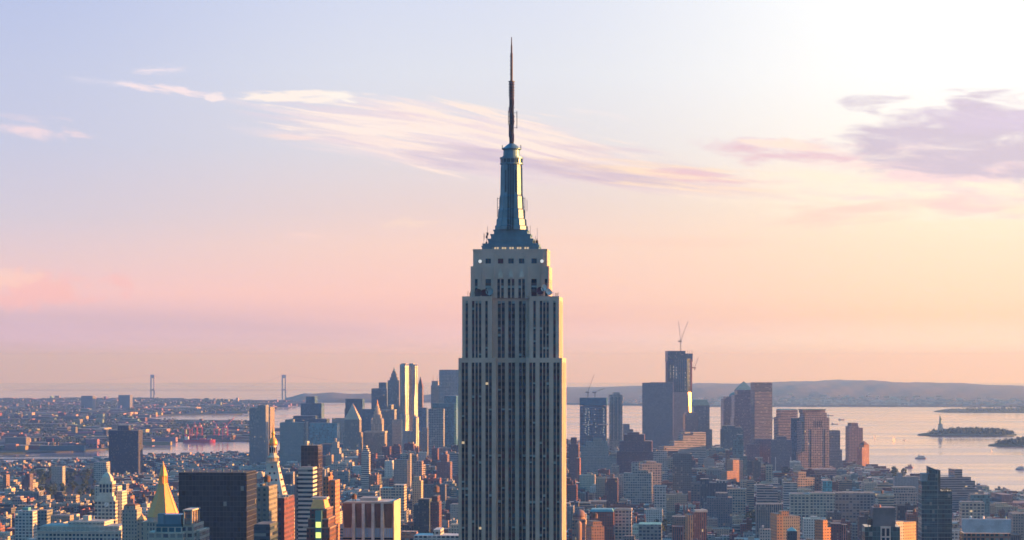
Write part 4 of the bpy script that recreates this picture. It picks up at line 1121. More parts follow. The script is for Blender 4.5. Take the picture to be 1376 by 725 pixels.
def rippled():
    st = Site(537.3, 5750, R(-26)); root = st.root('skyscraper'); RECTS.append((537, 562, 488, 5750, 'the rippled metal tower'))
    tag(root, 'tall stainless steel tower with wavy rippled facade catching golden light', 'skyscraper')
    X, Z = (lambda p, s=0: st.lx(p, s)), (lambda p: st.lz(p, 20))
    def wavy(nm, l, r, y0, y1, z0, z1, ph):
        """walls folded in wandering waves; one mesh"""
        x0, x1 = X(l, y0), X(r, y0); rows = 40; per = []
        nx, ny = 14, 10
        for i in range(nx): per.append((x0 + (x1 - x0) * i / nx, y0, 0, -1))
        for i in range(ny): per.append((x1, y0 + (y1 - y0) * i / ny, 1, 0))
        for i in range(nx): per.append((x1 - (x1 - x0) * i / nx, y1, 0, 1))
        for i in range(ny): per.append((x0, y1 - (y1 - y0) * i / ny, -1, 0))
        n = len(per); v, f = [], []
        for j in range(rows + 1):
            z = z0 + (z1 - z0) * j / rows
            for i, (x, y, ax, ay) in enumerate(per):
                u = x if ay else y
                o_ = 1.5 * math.sin(u * .55 + 1.6 * math.sin(z * .02 + ph) + ph) * (0 if i % (nx + ny) in (0, nx) else 1)
                v.append((x + ax * o_, y + ay * o_, z))
        for j in range(rows):
            for i in range(n): f.append((j * n + i, j * n + (i + 1) % n, (j + 1) * n + (i + 1) % n, (j + 1) * n + i))
        f.append(tuple(rows * n + i for i in range(n)))
        mb = MB(); mb.poly(v, f); mb.build(nm, M['grid_metal'], root, (.42, .42, .44), smooth=True)
    def shaft_at(nm, l, m_, r, sb, zt, ph):
        x1 = X(m_, sb); return wavy(nm, l, m_, sb, st.ly(r, x1), 0, Z(zt), ph)
    shaft_at('west_shaft', 537.3, 544.6, 549.2, 0, 488.5, 0)
    shaft_at('east_shaft', 555.2, 557.2, 561.0, -14, 489, 2)
    wavy('middle_shaft', 547.5, 556, 34, 56, 0, Z(488.5), 4)
    shaft_at('lower_shaft', 536.8, 545.0, 549.6, -.6, 556, 5)
    shaft_at('lower_shaft', 554.8, 558.0, 562.4, -14.8, 559, 1)
    wavy('podium', 536, 556, -3, 30, 0, Z(578), 3)
    for l, r in ((539, 545), (550, 555)):
        mb = MB(); mb.box(X(l, 36 if l > 545 else 6), X(r, 36 if l > 545 else 6), 36 if l > 545 else 6, 46 if l > 545 else 14, Z(489.5), Z(487.3)); mb.build('roof_plant', M['wall'], root, (.3, .3, .3))
M['grid_metal'] = facade('rippled_steel', fh=3.3, bw=2.6, u=(.2, .8), v=(.25, .75), gr=.25, wr=.35, wm=.45, pale=.03, lit=0)
rippled()
bld('office_building', 'pale grey block at the foot of the rippled metal tower, left of it', 'the pale grey foot block', 'building', 5300,
    [(527, 539, 563)], 'punch', (.34, .33, .33), depth=30)
bld('office_tower', 'narrow brownish tower with a pyramid roof right of the rippled metal tower', 'the brown pyramid-roofed tower', 'tower', 6250,
    [(561, 567.5, 519)], 'stripe', (.30, .22, .22), depth=28, extra=[('pyr', 505, M['wood'])])
bld('office_tower', 'blue-grey slab low behind the rippled metal tower', 'the blue-grey slab', 'tower', 6050,
    [(561, 573, 547)], 'curtain', (.07, .12, .18), depth=30)
bld('office_building', 'two pale slabs joined side by side below the blue-grey slab', 'the pale joined slabs', 'building', 5200,
    [(563, 569, 579), (567, 574.5, 574, 1)], 'stripe', (.42, .42, .42), depth=22)
bld('office_tower', 'pale stone tower with pinnacles left of the tall gridded slab', 'the pinnacled pale tower', 'tower', 6450,
    [(579, 591, 517), (580, 588.5, 511, 3)], 'stripe', (.46, .42, .40), depth=30, extra=[('mast', 582, 503), ('mast', 587.5, 503)])
bld('office_tower', 'tall pale slab with a fine window grid close left of the giant antenna skyscraper', 'the tall gridded slab', 'tower', 6200,
    [(590, 616.5, 496)], 'grid', (.36, .42, .46), depth=40)
bld('office_tower', 'blue-grey gridded federal slab in front of a dark green tower', 'the federal grid slab', 'tower', 5150,
    [(575.5, 596, 548.5)], 'grid', (.30, .34, .36), depth=24)
bld('office_tower', 'dark green-blue tower with rooftop plant and pink sunlit flank', 'the dark green-blue tower', 'tower', 5300,
    [(581, 611, 541), (597, 613, 531, 12)], 'curtain', (.03, .12, .17), depth=40)
bld('office_building', 'slim white tower standing among low roofs with stepped white cap', 'the slim white tower', 'building', 4100,
    [(485.5, 496, 606), (487, 494.5, 602, 2), (489, 492.5, 598, 4)], 'band', (.60, .57, .53), depth=16)
bld('apartment_building', 'grey block with a glowing orange slab at its right edge, under the rippled tower', 'the grey block with orange edge', 'building', 4200,
    [(529, 548, 617), (548.5, 551, 608.5, 4)], 'punch', (.30, .29, .28), depth=24)
bld('loft_building', 'pinkish flat warehouse right of the grey block with orange edge', 'the pinkish warehouse', 'building', 4300,
    [(556, 567, 619)], 'loft', (.45, .33, .31), depth=26)
bld('office_building', 'purple-brown stepped block with red sunlit shoulder left of the giant antenna skyscraper', 'the purple-brown stepped block', 'building', 4350,
    [(586, 605, 620), (592, 601, 610, 4), (596, 599, 606, 8)], 'punch', (.20, .13, .15), depth=36)
bld('apartment_building', 'dark green apartment tower with pale corner strip among low roofs', 'the dark green apartment tower', 'apartment tower', 2900,
    [(556, 562, 677), (562, 577, 670, .5)], 'punch', (.05, .08, .08), depth=26)
bld('apartment_building', 'maroon apartment tower with water tower beside the dark green apartment tower', 'the maroon apartment tower', 'apartment tower', 2850,
    [(578, 590, 674), (581, 588, 666, 3)], 'punch', (.13, .06, .06), depth=30, extra=[('tank', 586, 13)])
bld('loft_building', 'pale block with dense small windows touching the left edge of the giant skyscraper', 'the pale dense-windowed block', 'building', 3300,
    [(605, 622, 677)], 'punch', (.44, .41, .36), depth=30)
bld('loft_building', 'wide pale flat roof with white penthouse at lower frame edge left of the giant skyscraper', 'the wide pale flat roof', 'building', 2500,
    [(556, 616, 719), (582, 592, 711, 6)], 'loft', (.48, .48, .46), depth=34, roofc=(.55, .55, .55))
bld('loft_building', 'cream building with stepped gables amid low roofs behind the brown-panelled block', 'the cream gabled building', 'building', 3300,
    [(511, 528, 655), (528, 543, 651, 1)], 'loft', (.50, .44, .36), depth=30, roofc=(.5, .47, .42))
bld('loft_building', 'yellow-lit domed loft building right of the cream gabled building', 'the yellow-lit domed loft', 'building', 3350,
    [(554, 566, 645)], 'punch', (.50, .40, .27), depth=24, extra=[('bulk', 556, 564, 639)])
bld('loft_building', 'white building with columned front in the low roofs at far left', 'the white columned front', 'building', 3000,
    [(20, 44, 686)], 'loft', (.60, .58, .55), depth=30, roofc=(.5, .5, .5), extra=[('bulk', 30, 38, 681, 8, (.1, .3, .32))])
bld('apartment_building', 'dark housing tower behind the park trees at the left', 'the dark park-side tower', 'apartment tower', 3700,
    [(91, 100, 664), (84, 104, 672, .5, 20)], 'punch', (.06, .08, .11), depth=22, extra=[('mast', 99, 652)])
bld('apartment_building', 'pale concrete housing slab standing beyond the dark park', 'the pale concrete slab', 'apartment tower', 4500,
    [(69, 84, 626)], 'punch', (.38, .37, .36), depth=20)
bld('apartment_building', 'thin tower with glowing orange edge at far left', 'the thin orange-edged tower', 'apartment tower', 4300,
    [(4, 8.5, 637)], 'punch', (.25, .17, .13), depth=22)
bld('apartment_building', 'red-striped housing tower with lit cap at left beside a dark twin', 'the red-striped tower', 'apartment tower', 4150,
    [(34, 40, 636), (29, 34, 640, .5)], 'stripe', (.20, .13, .14), depth=22, extra=[('bulk', 34, 36.5, 633)])
bld('apartment_building', 'long terracotta block behind the long pale block', 'the long terracotta block', 'building', 2800,
    [(68, 94, 692)], 'punch', (.38, .30, .24), depth=30)
bld('warehouse', 'grey warehouse with dark front left of the long terracotta block', 'the grey warehouse', 'building', 2850,
    [(50, 63, 685)], 'loft', (.22, .25, .25), depth=26)
bld('warehouse', 'low block with large white gable and dark doorway left of the lone dark housing tower', 'the white gabled hall', 'building', 4800,
    [(126, 143, 620)], 'loft', (.5, .5, .48), depth=30)
# ------------------------------------------------------------------ right of the great tower: downtown towers
def crane(name, label, px, Y, base_row, top_row, jibs, alpha=GRID):
    """luffing tower crane: mast, cab, raised jibs given as (tip px, tip row)"""
    X = (px - 688) / F * Y; z = lambda r: EYE - (r - HOR) * Y / F
    root = empty(name, (X, Y, z(base_row))); tag(root, label, 'crane', 'construction cranes on the unfinished towers')
    b = 0.0; h = z(top_row) - z(base_row)
    mb = MB(); w = 1.1
    for sx in (-w, w):
        for sy in (-w, w): mb.bar((sx, sy, b - 1), (sx, sy, h), .35)
    n = max(2, int(h / 3))
    for j in range(n):
        a0, a1 = h * j / n, h * (j + 1) / n
        mb.bar((-w, -w, a0), (w, -w, a1), .25); mb.bar((w, w, a0), (-w, w, a1), .25); mb.bar((w, -w, a0), (w, w, a1), .25)
    mb.build('crane_mast', M['craneg'], root)
    mb = MB(); mb.box(-3.2, 3.2, -2, 2, h, h + 2.6); mb.box(-6.5, -3.2, -1.6, 1.6, h + .2, h + 3.4); mb.build('crane_cab', M['craneg'], root)
    for tp, tr in jibs:
        t_ = ((tp - px) * Y / F, 0, z(tr) - z(base_row)); o = (0, 0, h + 2.6); mb = MB()
        for dy in (-.7, .7): mb.bar((o[0], dy, o[2]), (t_[0], dy * .3, t_[2]), .5)
        mb.bar((o[0], 0, o[2] + 1.6), t_, .3)
        for j in range(8):
            f0, f1 = j / 8, (j + .5) / 8; L = lambda f, dy: (t_[0] * f, dy * (1 - .7 * f), o[2] + (t_[2] - o[2]) * f)
            mb.bar(L(f0, -.7), L(f1, .7), .2)
        mb.build('jib', M['craneg'], root)
        mb = MB(); mb.bar(t_, (-5 if tp > px else 5, 0, h + 7), .14); mb.bar((-5 if tp > px else 5, 0, h + 7), (0, 0, h + 2.5), .25); mb.build('stay', M['craneg'], root)
DT = R(4)
FB = R(9)
def four_wtc():
    st = Site(778, 5950, GRID); root = st.root('unfinished_tower'); RECTS.append((778, 817, 534, 5950, 'the unfinished blue-netted tower'))
    tag(root, 'unfinished tower wrapped in blue netting with rows of work lights and two cranes on top', 'tower under construction')
    X, Z = (lambda p, s=0: st.lx(p, s)), (lambda p: st.lz(p, 30))
    a, b = X(779), X(815); d = 40
    mb = MB(); mb.box(a + 8, b - 8, 8, d - 8, 0, Z(536)); mb.build('concrete_core', M['wall'], root, (.3, .29, .28))
    for j in range(28):
        z1 = Z(536) - j * 4.2; mb = MB(); mb.box(a, b, 0, d, z1 - .5, z1); mb.build('floor_slab', M['wall'], root, (.25, .26, .27))
    for p in np.linspace(a + .6, b - .6, 9):
        mb = MB(); mb.bar((p, .6, 0), (p, .6, Z(536)), .5); mb.build('column', M['steel'], root)
        mb = MB(); mb.bar((b - .6, (p - a) / (b - a) * d, 0), (b - .6, (p - a) / (b - a) * d, Z(536)), .5); mb.build('column', M['steel'], root)
    mb = MB(); mb.box(a - .5, b + .5, -.5, d + .5, Z(544), Z(533.5)); mb.build('safety_netting', M['wall'], root, (.03, .14, .22))
    mb = MB(); mb.box(a + .3, b - .3, .3, d - .3, 0, Z(545)); mb.build('dark_interior', M['curtain'], root, (.02, .08, .13))
    rr = random.Random(5)
    for p, n in ((787, 14), (791, 13), (800, 6), (811, 16)):
        for j in range(n):
            zz = Z(548 + (585 - 548) * (j + rr.random() * .5) / n); x = X(p, -.3) + rr.uniform(-1.5, 1.5)
            mb = MB(); mb.box(x - .6, x + .6, -.75, -.3, zz, zz + 1.0); mb.build('work_light', M['worklight'], root)
    for l, r in ((783, 796), (804, 817)):
        mb = MB(); mb.box(X(l, -1), X(r, -1), -1.2, -.2, Z(570), Z(568.6)); mb.build('hoist_deck', M['wall'], root, (.6, .5, .48))
four_wtc()
crane('tower_crane', 'small luffing crane standing on the blue-netted tower, jib raised high', 790, 5970, 534, 527, [(798.5, 502)])
crane('tower_crane', 'squat luffing crane beside the raised-jib one on the blue-netted tower, jib leaning low', 799.5, 5975, 534, 527, [(813, 521)])
bld('office_tower', 'white slab with dark vertical window stripes right of the blue-netted tower', 'the white vertical-striped slab', 'tower', 6000,
    [(819, 836.5, 529.5), (824, 833, 526.5, 8)], 'grid', (.50, .49, .50), R(2), depth=26, extra=[('vband', 821.5, 824, 533, 590, (.14, .17, .21)), ('vband', 826.4, 829, 533, 590, (.14, .17, .21)), ('vband', 831.3, 833.8, 533, 590, (.14, .17, .21))])
bld('office_building', 'small dark pavilion-topped block right of the white vertical-striped slab', 'the small dark pavilion block', 'building', 6300,
    [(838, 846, 569), (846, 851, 576, 1)], 'punch', (.16, .18, .2), DT, depth=22)
bld('office_building', 'grey ornamental block with stepped top below the blue-netted tower', 'the grey ornamental block', 'building', 4700,
    [(780, 828, 613), (781, 817, 599, 5), (787, 816, 593, 10), (797, 809, 588, 14, 10)], 'punch', (.33, .33, .33), GRID, depth=40)
bld('apartment_building', 'dark reddish tower close right of the giant skyscraper with rounded top', 'the dark reddish tower', 'apartment tower', 4500,
    [(764, 777.5, 596), (767, 775, 587, 5, 10)], 'punch', (.17, .10, .11), GRID, depth=36)
bld('office_building', 'brick block with vivid orange-red edge below the grey ornamental block', 'the brick block with vivid edge', 'building', 4400,
    [(774, 779, 615)], 'punch', (.30, .13, .10), GRID, depth=40)
bld('office_tower', 'massive brown brick telephone building with stepped shoulders', 'the massive brown brick building', 'tower', 4700,
    [(829, 878, 606), (832, 876, 592, 4), (838, 866, 583, 8), (843, 859, 580, 14, 14)], 'punch', (.17, .105, .12), GRID, depth=50, extra=[('mast', 855, 575)])
bld('office_tower', 'broad glassy slab in front of the unfinished latticed tower', 'the broad glassy slab', 'tower', 5700,
    [(863, 873.5, 513.5), (873.5, 904.5, 513.0, .3)], 'smooth', (.25, .24, .28), GRID, depth=50)
M['chamfer_glint'] = plain('gold_glint_glass', (.85, .6, .32), .45, .9, var=.05)  # gold tint for the chamfers only, colouring in a yellow sun glint
def one_wtc():
    st = Site(897, 5850, R(6)); root = st.root('unfinished_tower'); RECTS.append((896, 934, 470, 5850, 'the unfinished latticed tower'))
    tag(root, 'tallest unfinished downtown tower, open steel top floors above new glass', 'tower under construction')
    X, Z = (lambda p, s=0: st.lx(p, s)), (lambda p: st.lz(p, 30))
    a, b = X(899), X(929.5); d = 58; ch = 1
    # glass prism with chamfered corners opening upward
    def octo(c_): return [(a + c_, 0), (b - c_, 0), (b, c_), (b, d - c_), (b - c_, d), (a + c_, d), (a, d - c_), (a, c_)]
    zb, zt = 20, Z(526)
    mb = MB(); mb.prism(octo(.5), zb, zt, 0, None, octo(9.0))
    for k in range(8): mb.m[k] = k % 2
    mb.build('glass_wall', [M['smooth'], M['chamfer_glint']], root, (.22, .24, .30))
    mb = MB(); mb.prism(octo(1.0), 0, zb - .01); mb.build('concrete_base', M['wall'], root, (.3, .3, .3))
    oc = octo(9.5)
    z = zt
    n = 0
    while z < Z(481):
        col = (.10, .14, .18) if n % 2 else (.16, .17, .19)
        mb = MB(); mb.prism(oc, z + .003, z + .6); mb.build('floor_slab', M['wall'], root, (.28, .22, .22)); z += 4.2; n += 1
    for k in range(8):
        p, q = Vector(oc[k]), Vector(oc[(k + 1) % 8]); nn = 7 if k % 2 == 0 else 3
        for j in range(nn):
            c_ = p + (q - p) * (j + .5) / nn; mb = MB(); mb.bar((c_.x, c_.y, zt), (c_.x, c_.y, Z(482)), .45); mb.build('column', M['craneg'], root)
    mb = MB(); mb.prism(octo(13), zt + .01, Z(481)); mb.build('steel_core', M['curtain'], root, (.03, .08, .12))
    a2, b2 = X(896.5, 8), X(921, 8)
    mb = MB(); mb.box(a2 + 1, b2, 6, d - 14, Z(485), Z(470.5)); mb.build('top_netting', M['grid'], root, (.03, .10, .18))
    mb = MB(); mb.box(b2 + .3, X(931, 10), 12, d - 14, Z(485), Z(474)); mb.build('top_netting', M['grid'], root, (.05, .11, .18))
    for p in (924, 926.5, 929, 931):
        mb = MB(); x = X(p, 12); mb.bar((x, 13, Z(476)), (x, 13, Z(469.5)), .4); mb.build('steel_post', M['craneg'], root)
    mb = MB(); x = X(895.7); mb.box(x, x + 3.5, 12, 17, 0, Z(484)); mb.build('hoist_tower', M['wall'], root, (.34, .25, .24))
    mb = MB(); x = X(931); mb.box(b + .3, b + 3.0, 10, 15, Z(526), Z(482)); mb.build('hoist_tower', M['wall'], root, (.34, .16, .14))
    rr = random.Random(9)
    for p, y0, y1, n in ((901, 490, 508, 6), (905, 490, 508, 6), (909, 492, 510, 5), (921, 500, 525, 5), (926, 487, 520, 6)):
        for j in range(n):
            zz = Z(y0 + (y1 - y0) * (j + rr.random() * .6) / n); x = X(p, -.2)
            mb = MB(); mb.box(x - .65, x + .65, -1.1, -.2, zz, zz + 1.0); mb.build('work_light', M['worklight'], root)
one_wtc()
crane('tower_crane', 'tower crane with two jibs in a V on top of the unfinished latticed tower', 914.5, 5870, 471, 458.5, [(911.5, 431), (924.5, 431)], DT)
crane('tower_crane', 'small crane jib leaning out right of the unfinished latticed tower', 933.5, 5875, 496, 494, [(938.5, 479)], DT)
bld('office_tower', 'pinkish-grey art deco telephone tower at the foot of the unfinished latticed tower', 'the pinkish telephone tower', 'tower', 5600,
    [(920.5, 938.5, 556), (922, 937, 553.5, 3)], 'stripe', (.34, .27, .28), DT, depth=34)
bld('office_tower', 'blue-grey tower with shallow hipped copper roof right of the unfinished latticed tower', 'the hipped copper-roofed tower', 'tower', 6150,
    [(932, 953.5, 544)], 'grid', (.24, .27, .32), DT, depth=48, extra=[('frust', 536, M['copper'], .72)])
bld('office_building', 'lower shoulder block stepping right from the hipped copper-roofed tower', 'the lower shoulder block', 'building', 6250,
    [(951, 957, 576)], 'grid', (.24, .27, .32), DT, depth=40)
bld('office_building', 'long white-banded block rising in steps toward the right', 'the white-banded stepped block', 'building', 4900,
    [(892, 906, 598), (906, 918, 591, .6), (918, 931, 584, 1.2), (931, 948.5, 580, 1.8), (920, 927.5, 579, 2.4)], 'band', (.52, .48, .48), R(18), depth=30)
def amex_pyramid():
    st = Site(972, 6050, DT); root = st.root('office_tower'); RECTS.append((972, 1015, 512, 6050, 'the copper pyramid tower'))
    tag(root, 'pink granite tower with green copper pyramid roof', 'tower')
    X, Z = (lambda p, s=0: st.lx(p, s)), (lambda p: st.lz(p, 30)); c = (.26, .21, .26)
    for l, r, t_, sb in ((986, 1013, 560, 0), (987, 1012.5, 530, 2), (990.5, 1011.5, 523, 4)):
        a, b = X(l, sb), X(r, sb); mb = MB(); mb.box(a, b, sb, sb + (b - a), 0, Z(t_)); mb.build('wall', M['grid'], root, c)
    cx, cy, w = (a + b) / 2, 4 + (b - a) / 2, (b - a) / 2
    mb = MB(); q = [(cx - w, cy - w), (cx + w, cy - w), (cx + w, cy + w), (cx - w, cy + w)]
    mb.prism(q, Z(523) + .01, Z(511.5), 0, None, [(cx + (x - cx) * .03, cy + (y - cy) * .03) for x, y in q]); mb.build('pyramid_roof', M['copper'], root)
amex_pyramid()
def domed():
    st = Site(972, 6250, DT); root = st.root('office_tower'); RECTS.append((972, 990, 526, 6250, 'the domed granite tower'))
    tag(root, 'pink granite tower with low copper dome left of the copper pyramid tower', 'tower')
    X, Z = (lambda p, s=0: st.lx(p, s)), (lambda p: st.lz(p, 20)); c = (.25, .21, .26)
    for l, r, t_, sb in ((972, 1000, 545, 0), (972.5, 999, 535, 1), (975.5, 999, 532, 3)):
        a, b = X(l, sb), X(r, sb); mb = MB(); mb.box(a, b, sb, sb + 46, 0, Z(t_)); mb.build('wall', M['grid'], root, c)
    cx, cy, w = X(989, 20), 24, X(998, 20) - X(989, 20)
    mb = MB(); mb.lathe(cx, cy, [(w * 1.02, Z(532)), (w * .97, Z(530)), (w * .8, Z(528)), (w * .5, Z(526.6)), (.5, Z(526))], 20); mb.build('copper_dome', M['copper'], root, smooth=True)
domed()
bld('office_tower', 'slim pinkish glass slab with grey louvred top right of the copper pyramid tower', 'the slim louvre-topped slab', 'tower', 5900,
    [(1014.5, 1037.5, 526), (1014, 1037.8, 513, -.2, 40, 'band', (.2, .2, .25))], 'band', (.38, .31, .32), FB, depth=40)
bld('office_building', 'flat-topped hotel block with dark penthouse in front of the domed granite tower', 'the dark-topped hotel block', 'building', 5600,
    [(968, 999, 576), (970, 988, 571, 6), (984, 997, 573.5, 4)], 'stripe', (.20, .24, .26), GRID, depth=40)
bld('apartment_tower', 'dark purple housing slab with pale vertical strip, leftmost of three', 'the leftmost purple slab', 'tower', 4900,
    [(1004, 1021, 596)], 'punch', (.19, .15, .20), DT, depth=22, extra=[('vband', 1019.6, 1020.7, 613, 640, (.6, .55, .55))], group='purple housing slabs')
bld('apartment_tower', 'dark purple housing slab with pale vertical strip, middle of three', 'the middle purple slab', 'tower', 4920,
    [(1013, 1036, 589)], 'punch', (.22, .16, .21), GRID, depth=22, extra=[('vband', 1032, 1033.1, 613, 642, (.6, .55, .55))], group='purple housing slabs')
bld('apartment_tower', 'dark purple-grey housing slab with pale vertical strips, rightmost of three', 'the rightmost purple slab', 'tower', 4880,
    [(1036, 1064, 590), (1043, 1057, 585.5, 5)], 'punch', (.18, .18, .23), GRID, depth=22, extra=[('vband', 1041.5, 1042.7, 613, 642, (.6, .55, .55)), ('vband', 1061.8, 1063, 613, 632, (.6, .55, .55))], group='purple housing slabs')
bld('office_tower', 'teal glass tower before the dark-topped hotel block, brick base glowing orange', 'the teal glass tower', 'tower', 4600,
    [(985, 999, 590), (996, 1004, 612, .5), (990, 998, 583, 4)], 'curtain', (.07, .14, .17), GRID, depth=30)
bld('apartment_building', 'slim brick tower with bright orange-red flank left of the teal glass tower', 'the slim orange-flanked tower', 'apartment tower', 4500,
    [(975, 980.5, 604)], 'punch', (.30, .16, .12), GRID, depth=34)
bld('apartment_building', 'peach lit stepped block between the orange-flanked and teal towers', 'the peach stepped block', 'apartment tower', 4450,
    [(977, 990, 632), (985, 993.5, 617, 3)], 'punch', (.46, .28, .20), R(24), depth=26)
bld('office_building', 'pinkish angular building half hidden behind the blue glass annex', 'the pinkish angular building', 'building', 5400,
    [(1046, 1072, 560), (1049, 1072, 550, 3)], 'band', (.42, .31, .31), FB, depth=40, extra=[('frust', 548.5, M['copper'], .8)])
bld('office_building', 'dark blue glass annex joined to the big pink gridded tower', 'the blue glass annex', 'building', 5050,
    [(1063, 1080, 561), (1062.5, 1077, 588, -1, 30)], 'curtain', (.06, .11, .17), GRID, depth=34)
def citi():
    st = Site(1076, 5000, FB); root = st.root('office_tower'); RECTS.append((1070, 1116, 549, 5000, 'the big pink gridded tower'))
    tag(root, 'big pink granite tower with regular window grid, dark joints and an open crown', 'tower')
    X, Z = (lambda p, s=0: st.lx(p, s)), (lambda p: st.lz(p, 25)); c = (.42, .33, .34)
    for nm, l, r, t_, sb, d in (('wall', 1081, 1114.5, 560, 0, 44), ('setback_wall', 1081.5, 1111, 553.5, 1.5, 40), ('wing', 1076.5, 1082, 606, -1, 40), ('setback_wall', 1077.5, 1082, 565, 2, 38), ('podium', 1072, 1123, 627, -4, 60)):
        a, b = X(l, sb), X(r, sb); mb = MB(); mb.box(a, b, sb, sb + d, 0, Z(t_)); mb.build(nm, M['grid'], root, c)
    for p in (1089.5, 1108):
        x = X(p); mb = MB(); mb.box(x - .8, x + .8, -.35, .1, 0, Z(576)); mb.build('dark_joint', M['glass'], root)
    a, b = X(1078, 3), X(1110, 3); zt = Z(549)
    mb = MB(); mb.box(a, b, 3, 40, zt - 1.4, zt); mb.build('crown_roof', M['copper'], root)
    mb = MB(); mb.box(a + 2, b - 2, 6, 37, Z(554), zt - 1.5); mb.build('crown_wall', M['wall'], root, (.24, .22, .24))
    for j in range(12):
        x = a + (b - a) * (j + .5) / 12; mb = MB(); mb.box(x - .7, x + .7, 3.2, 4.6, Z(553.5), zt - 1.4); mb.build('crown_column', M['wall'], root, c)
    for j in range(5):
        x = X(1094 + j * 2.4); mb = MB(); mb.box(x - .8, x + .8, -.12, .1, Z(573), Z(564)); mb.build('tall_window', M['glass'], root)
citi()
bld('office_building', 'hazy stepped office block right of the big pink gridded tower', 'the hazy stepped office block', 'building', 5350,
    [(1114, 1131.5, 603), (1115, 1129, 577.5, 3), (1114, 1133.5, 620, -2, 40)], 'grid', (.27, .24, .28), DT, depth=30)
bld('office_building', 'long low terminal shed with dark windows below the big pink gridded tower', 'the long low terminal', 'building', 4750,
    [(1066, 1124, 630)], 'band', (.30, .24, .26), DT, depth=50, roofc=(.3, .27, .28))
bld('apartment_tower', 'hazy brick and glass tower pair at the water edge', 'the waterside tower', 'tower', 5600,
    [(1141, 1154, 572), (1144, 1153, 567.5, 4), (1152.5, 1159.5, 574, 2)], 'grid', (.28, .20, .22), FB, depth=30)
bld('apartment_tower', 'orange brick tower with pointed cap beside the waterside tower', 'the pointed orange tower', 'tower', 5450,
    [(1158.5, 1168, 600), (1161, 1168, 597, 2)], 'stripe', (.50, .24, .16), R(34), depth=18, extra=[('pyr', 591.5, M['wood'])])
def glass_right():
    st = Site(1238.5, 2250); root = st.root('office_tower'); RECTS.append((1231, 1281, 627, 2250, 'the dark teal glass tower'))
    tag(root, 'near dark teal glass tower with slanted top, pale floor lines and a planted roof terrace', 'tower')
    X, Z = (lambda p, s=0: st.lx(p, s)), (lambda p: st.lz(p, 15)); c = (.025, .07, .085)
    a, m_, b = X(1238.5), X(1260), X(1279.5)
    mb = MB(); mb.box(a, m_, 0, 34, 0, Z(645)); mb.build('wall', M['curtain'], root, c)
    mb = MB(); mb.box(m_ + .02, b, 1.2, 34, 0, Z(659)); mb.build('wall', M['curtain'], root, (.025, .06, .07))
    v = [(X(1248.5), .6), (m_, .6), (m_, 26), (X(1248.5), 26)]
    mb = MB(); zz = [Z(626), Z(631), Z(631), Z(626)]
    n = 4; vv = [(x, y, Z(645) - .02) for x, y in v] + [(v[k][0], v[k][1], zz[k]) for k in range(4)]
    mb.poly(vv, [(0, 1, 5, 4), (1, 2, 6, 5), (2, 3, 7, 6), (3, 0, 4, 7), (4, 5, 6, 7)]); mb.build('slanted_crown', M['curtain'], root, c)
    mb = MB(); mb.box(m_ + .1, X(1264), 2, 24, Z(659) - .02, Z(631)); mb.build('core_wall', M['wall'], root, (.07, .09, .10))
    mb = MB(); mb.box(a + .4, X(1247.5), 3, 24, Z(645), Z(636)); mb.build('penthouse', M['wall'], root, (.35, .33, .35))
    for j in range(28):
        z = Z(645) - .5 - j * 4.6
        if z < 2: break
        mb = MB(); mb.box(a - .15, m_ + .1, -.18, 0, z, z + .45); mb.box(a - .18, a, .01, 34, z, z + .45); mb.build('floor_line', M['floorline'], root)
        if z < Z(660):
            mb = MB(); mb.box(m_ + .12, b + .1, 1.0, 1.2, z, z + .45); mb.build('floor_line', M['floorline'], root)
    mb = MB(); mb.box(m_ - .1, m_ + .25, -.3, 1.0, 0, Z(631)); mb.build('corner_fin', M['floorline'], root)
    rr = random.Random(4)
    for j in range(5):
        mb = MB(); x = X(1266 + j * 2.8, 4)
        for k in range(26):
            p = Vector((x + rr.gauss(0, .8), 4 + rr.gauss(0, 1), Z(659) + abs(rr.gauss(1.2, .8))))
            d1, d2 = Vector((rr.uniform(-1, 1), rr.uniform(-1, 1), rr.uniform(-.4, .8))) * .6, Vector((rr.uniform(-1, 1), rr.uniform(-1, 1), rr.uniform(0, 1))) * .6
            mb.face([p - d1, p + d2, p + d1, p - d2])
        mb.build('terrace_shrub', M['leaf'], root)
M['floorline'] = plain('pale_floor_edge', (.22, .30, .32), .5, .2)
glass_right()
def ziggurat():
    st = Site(1266, 3700, DT); root = st.root('office_building'); RECTS.append((1266, 1345, 638, 3700, 'the banded ziggurat'))
    tag(root, 'wide grey banded office block stepping down to the right at the river edge', 'building')
    X, Z = (lambda p, s=0: st.lx(p, s)), (lambda p: st.lz(p, 40))
    for i, (r, t_) in enumerate(((1300, 634.5), (1305, 640), (1310.5, 645), (1315, 655), (1322, 659), (1328, 663), (1334, 668))):
        a, b = X(1262 if i else 1283.5, .0), X(r, 0); t2 = t_ if i else 630
        if i == 0: a, b = X(1283.5, 8), X(1293.5, 8)
        mb = MB(); mb.box(a, b, (8 if i == 0 else 0) - i * .25 + 1.5, 50, 0, Z(t2)); mb.build('wall' if i == 1 else ('penthouse' if i == 0 else 'step_wall'), M['band'], root, (.30, .31, .35))
ziggurat()
bld('loft_building', 'pale green gridded factory building before the banded ziggurat', 'the pale green factory', 'building', 3000,
    [(1292, 1323, 674)], 'loft', (.48, .46, .40), GRID, depth=30, extra=[('rods', 3)])
bld('loft_building', 'dark glazed low block left behind the pale green factory', 'the glazed low block', 'building', 3300,
    [(1304, 1330, 664)], 'curtain', (.08, .16, .18), GRID, depth=30)
bld('pier_shed', 'long mauve pier warehouse along the river with purple box on its roof', 'the long pier warehouse', 'building', 3650,
    [(1322, 1420, 675), (1346, 1361, 664, 8)], 'punch', (.24, .18, .21), DT, depth=60, roofc=(.24, .2, .22))
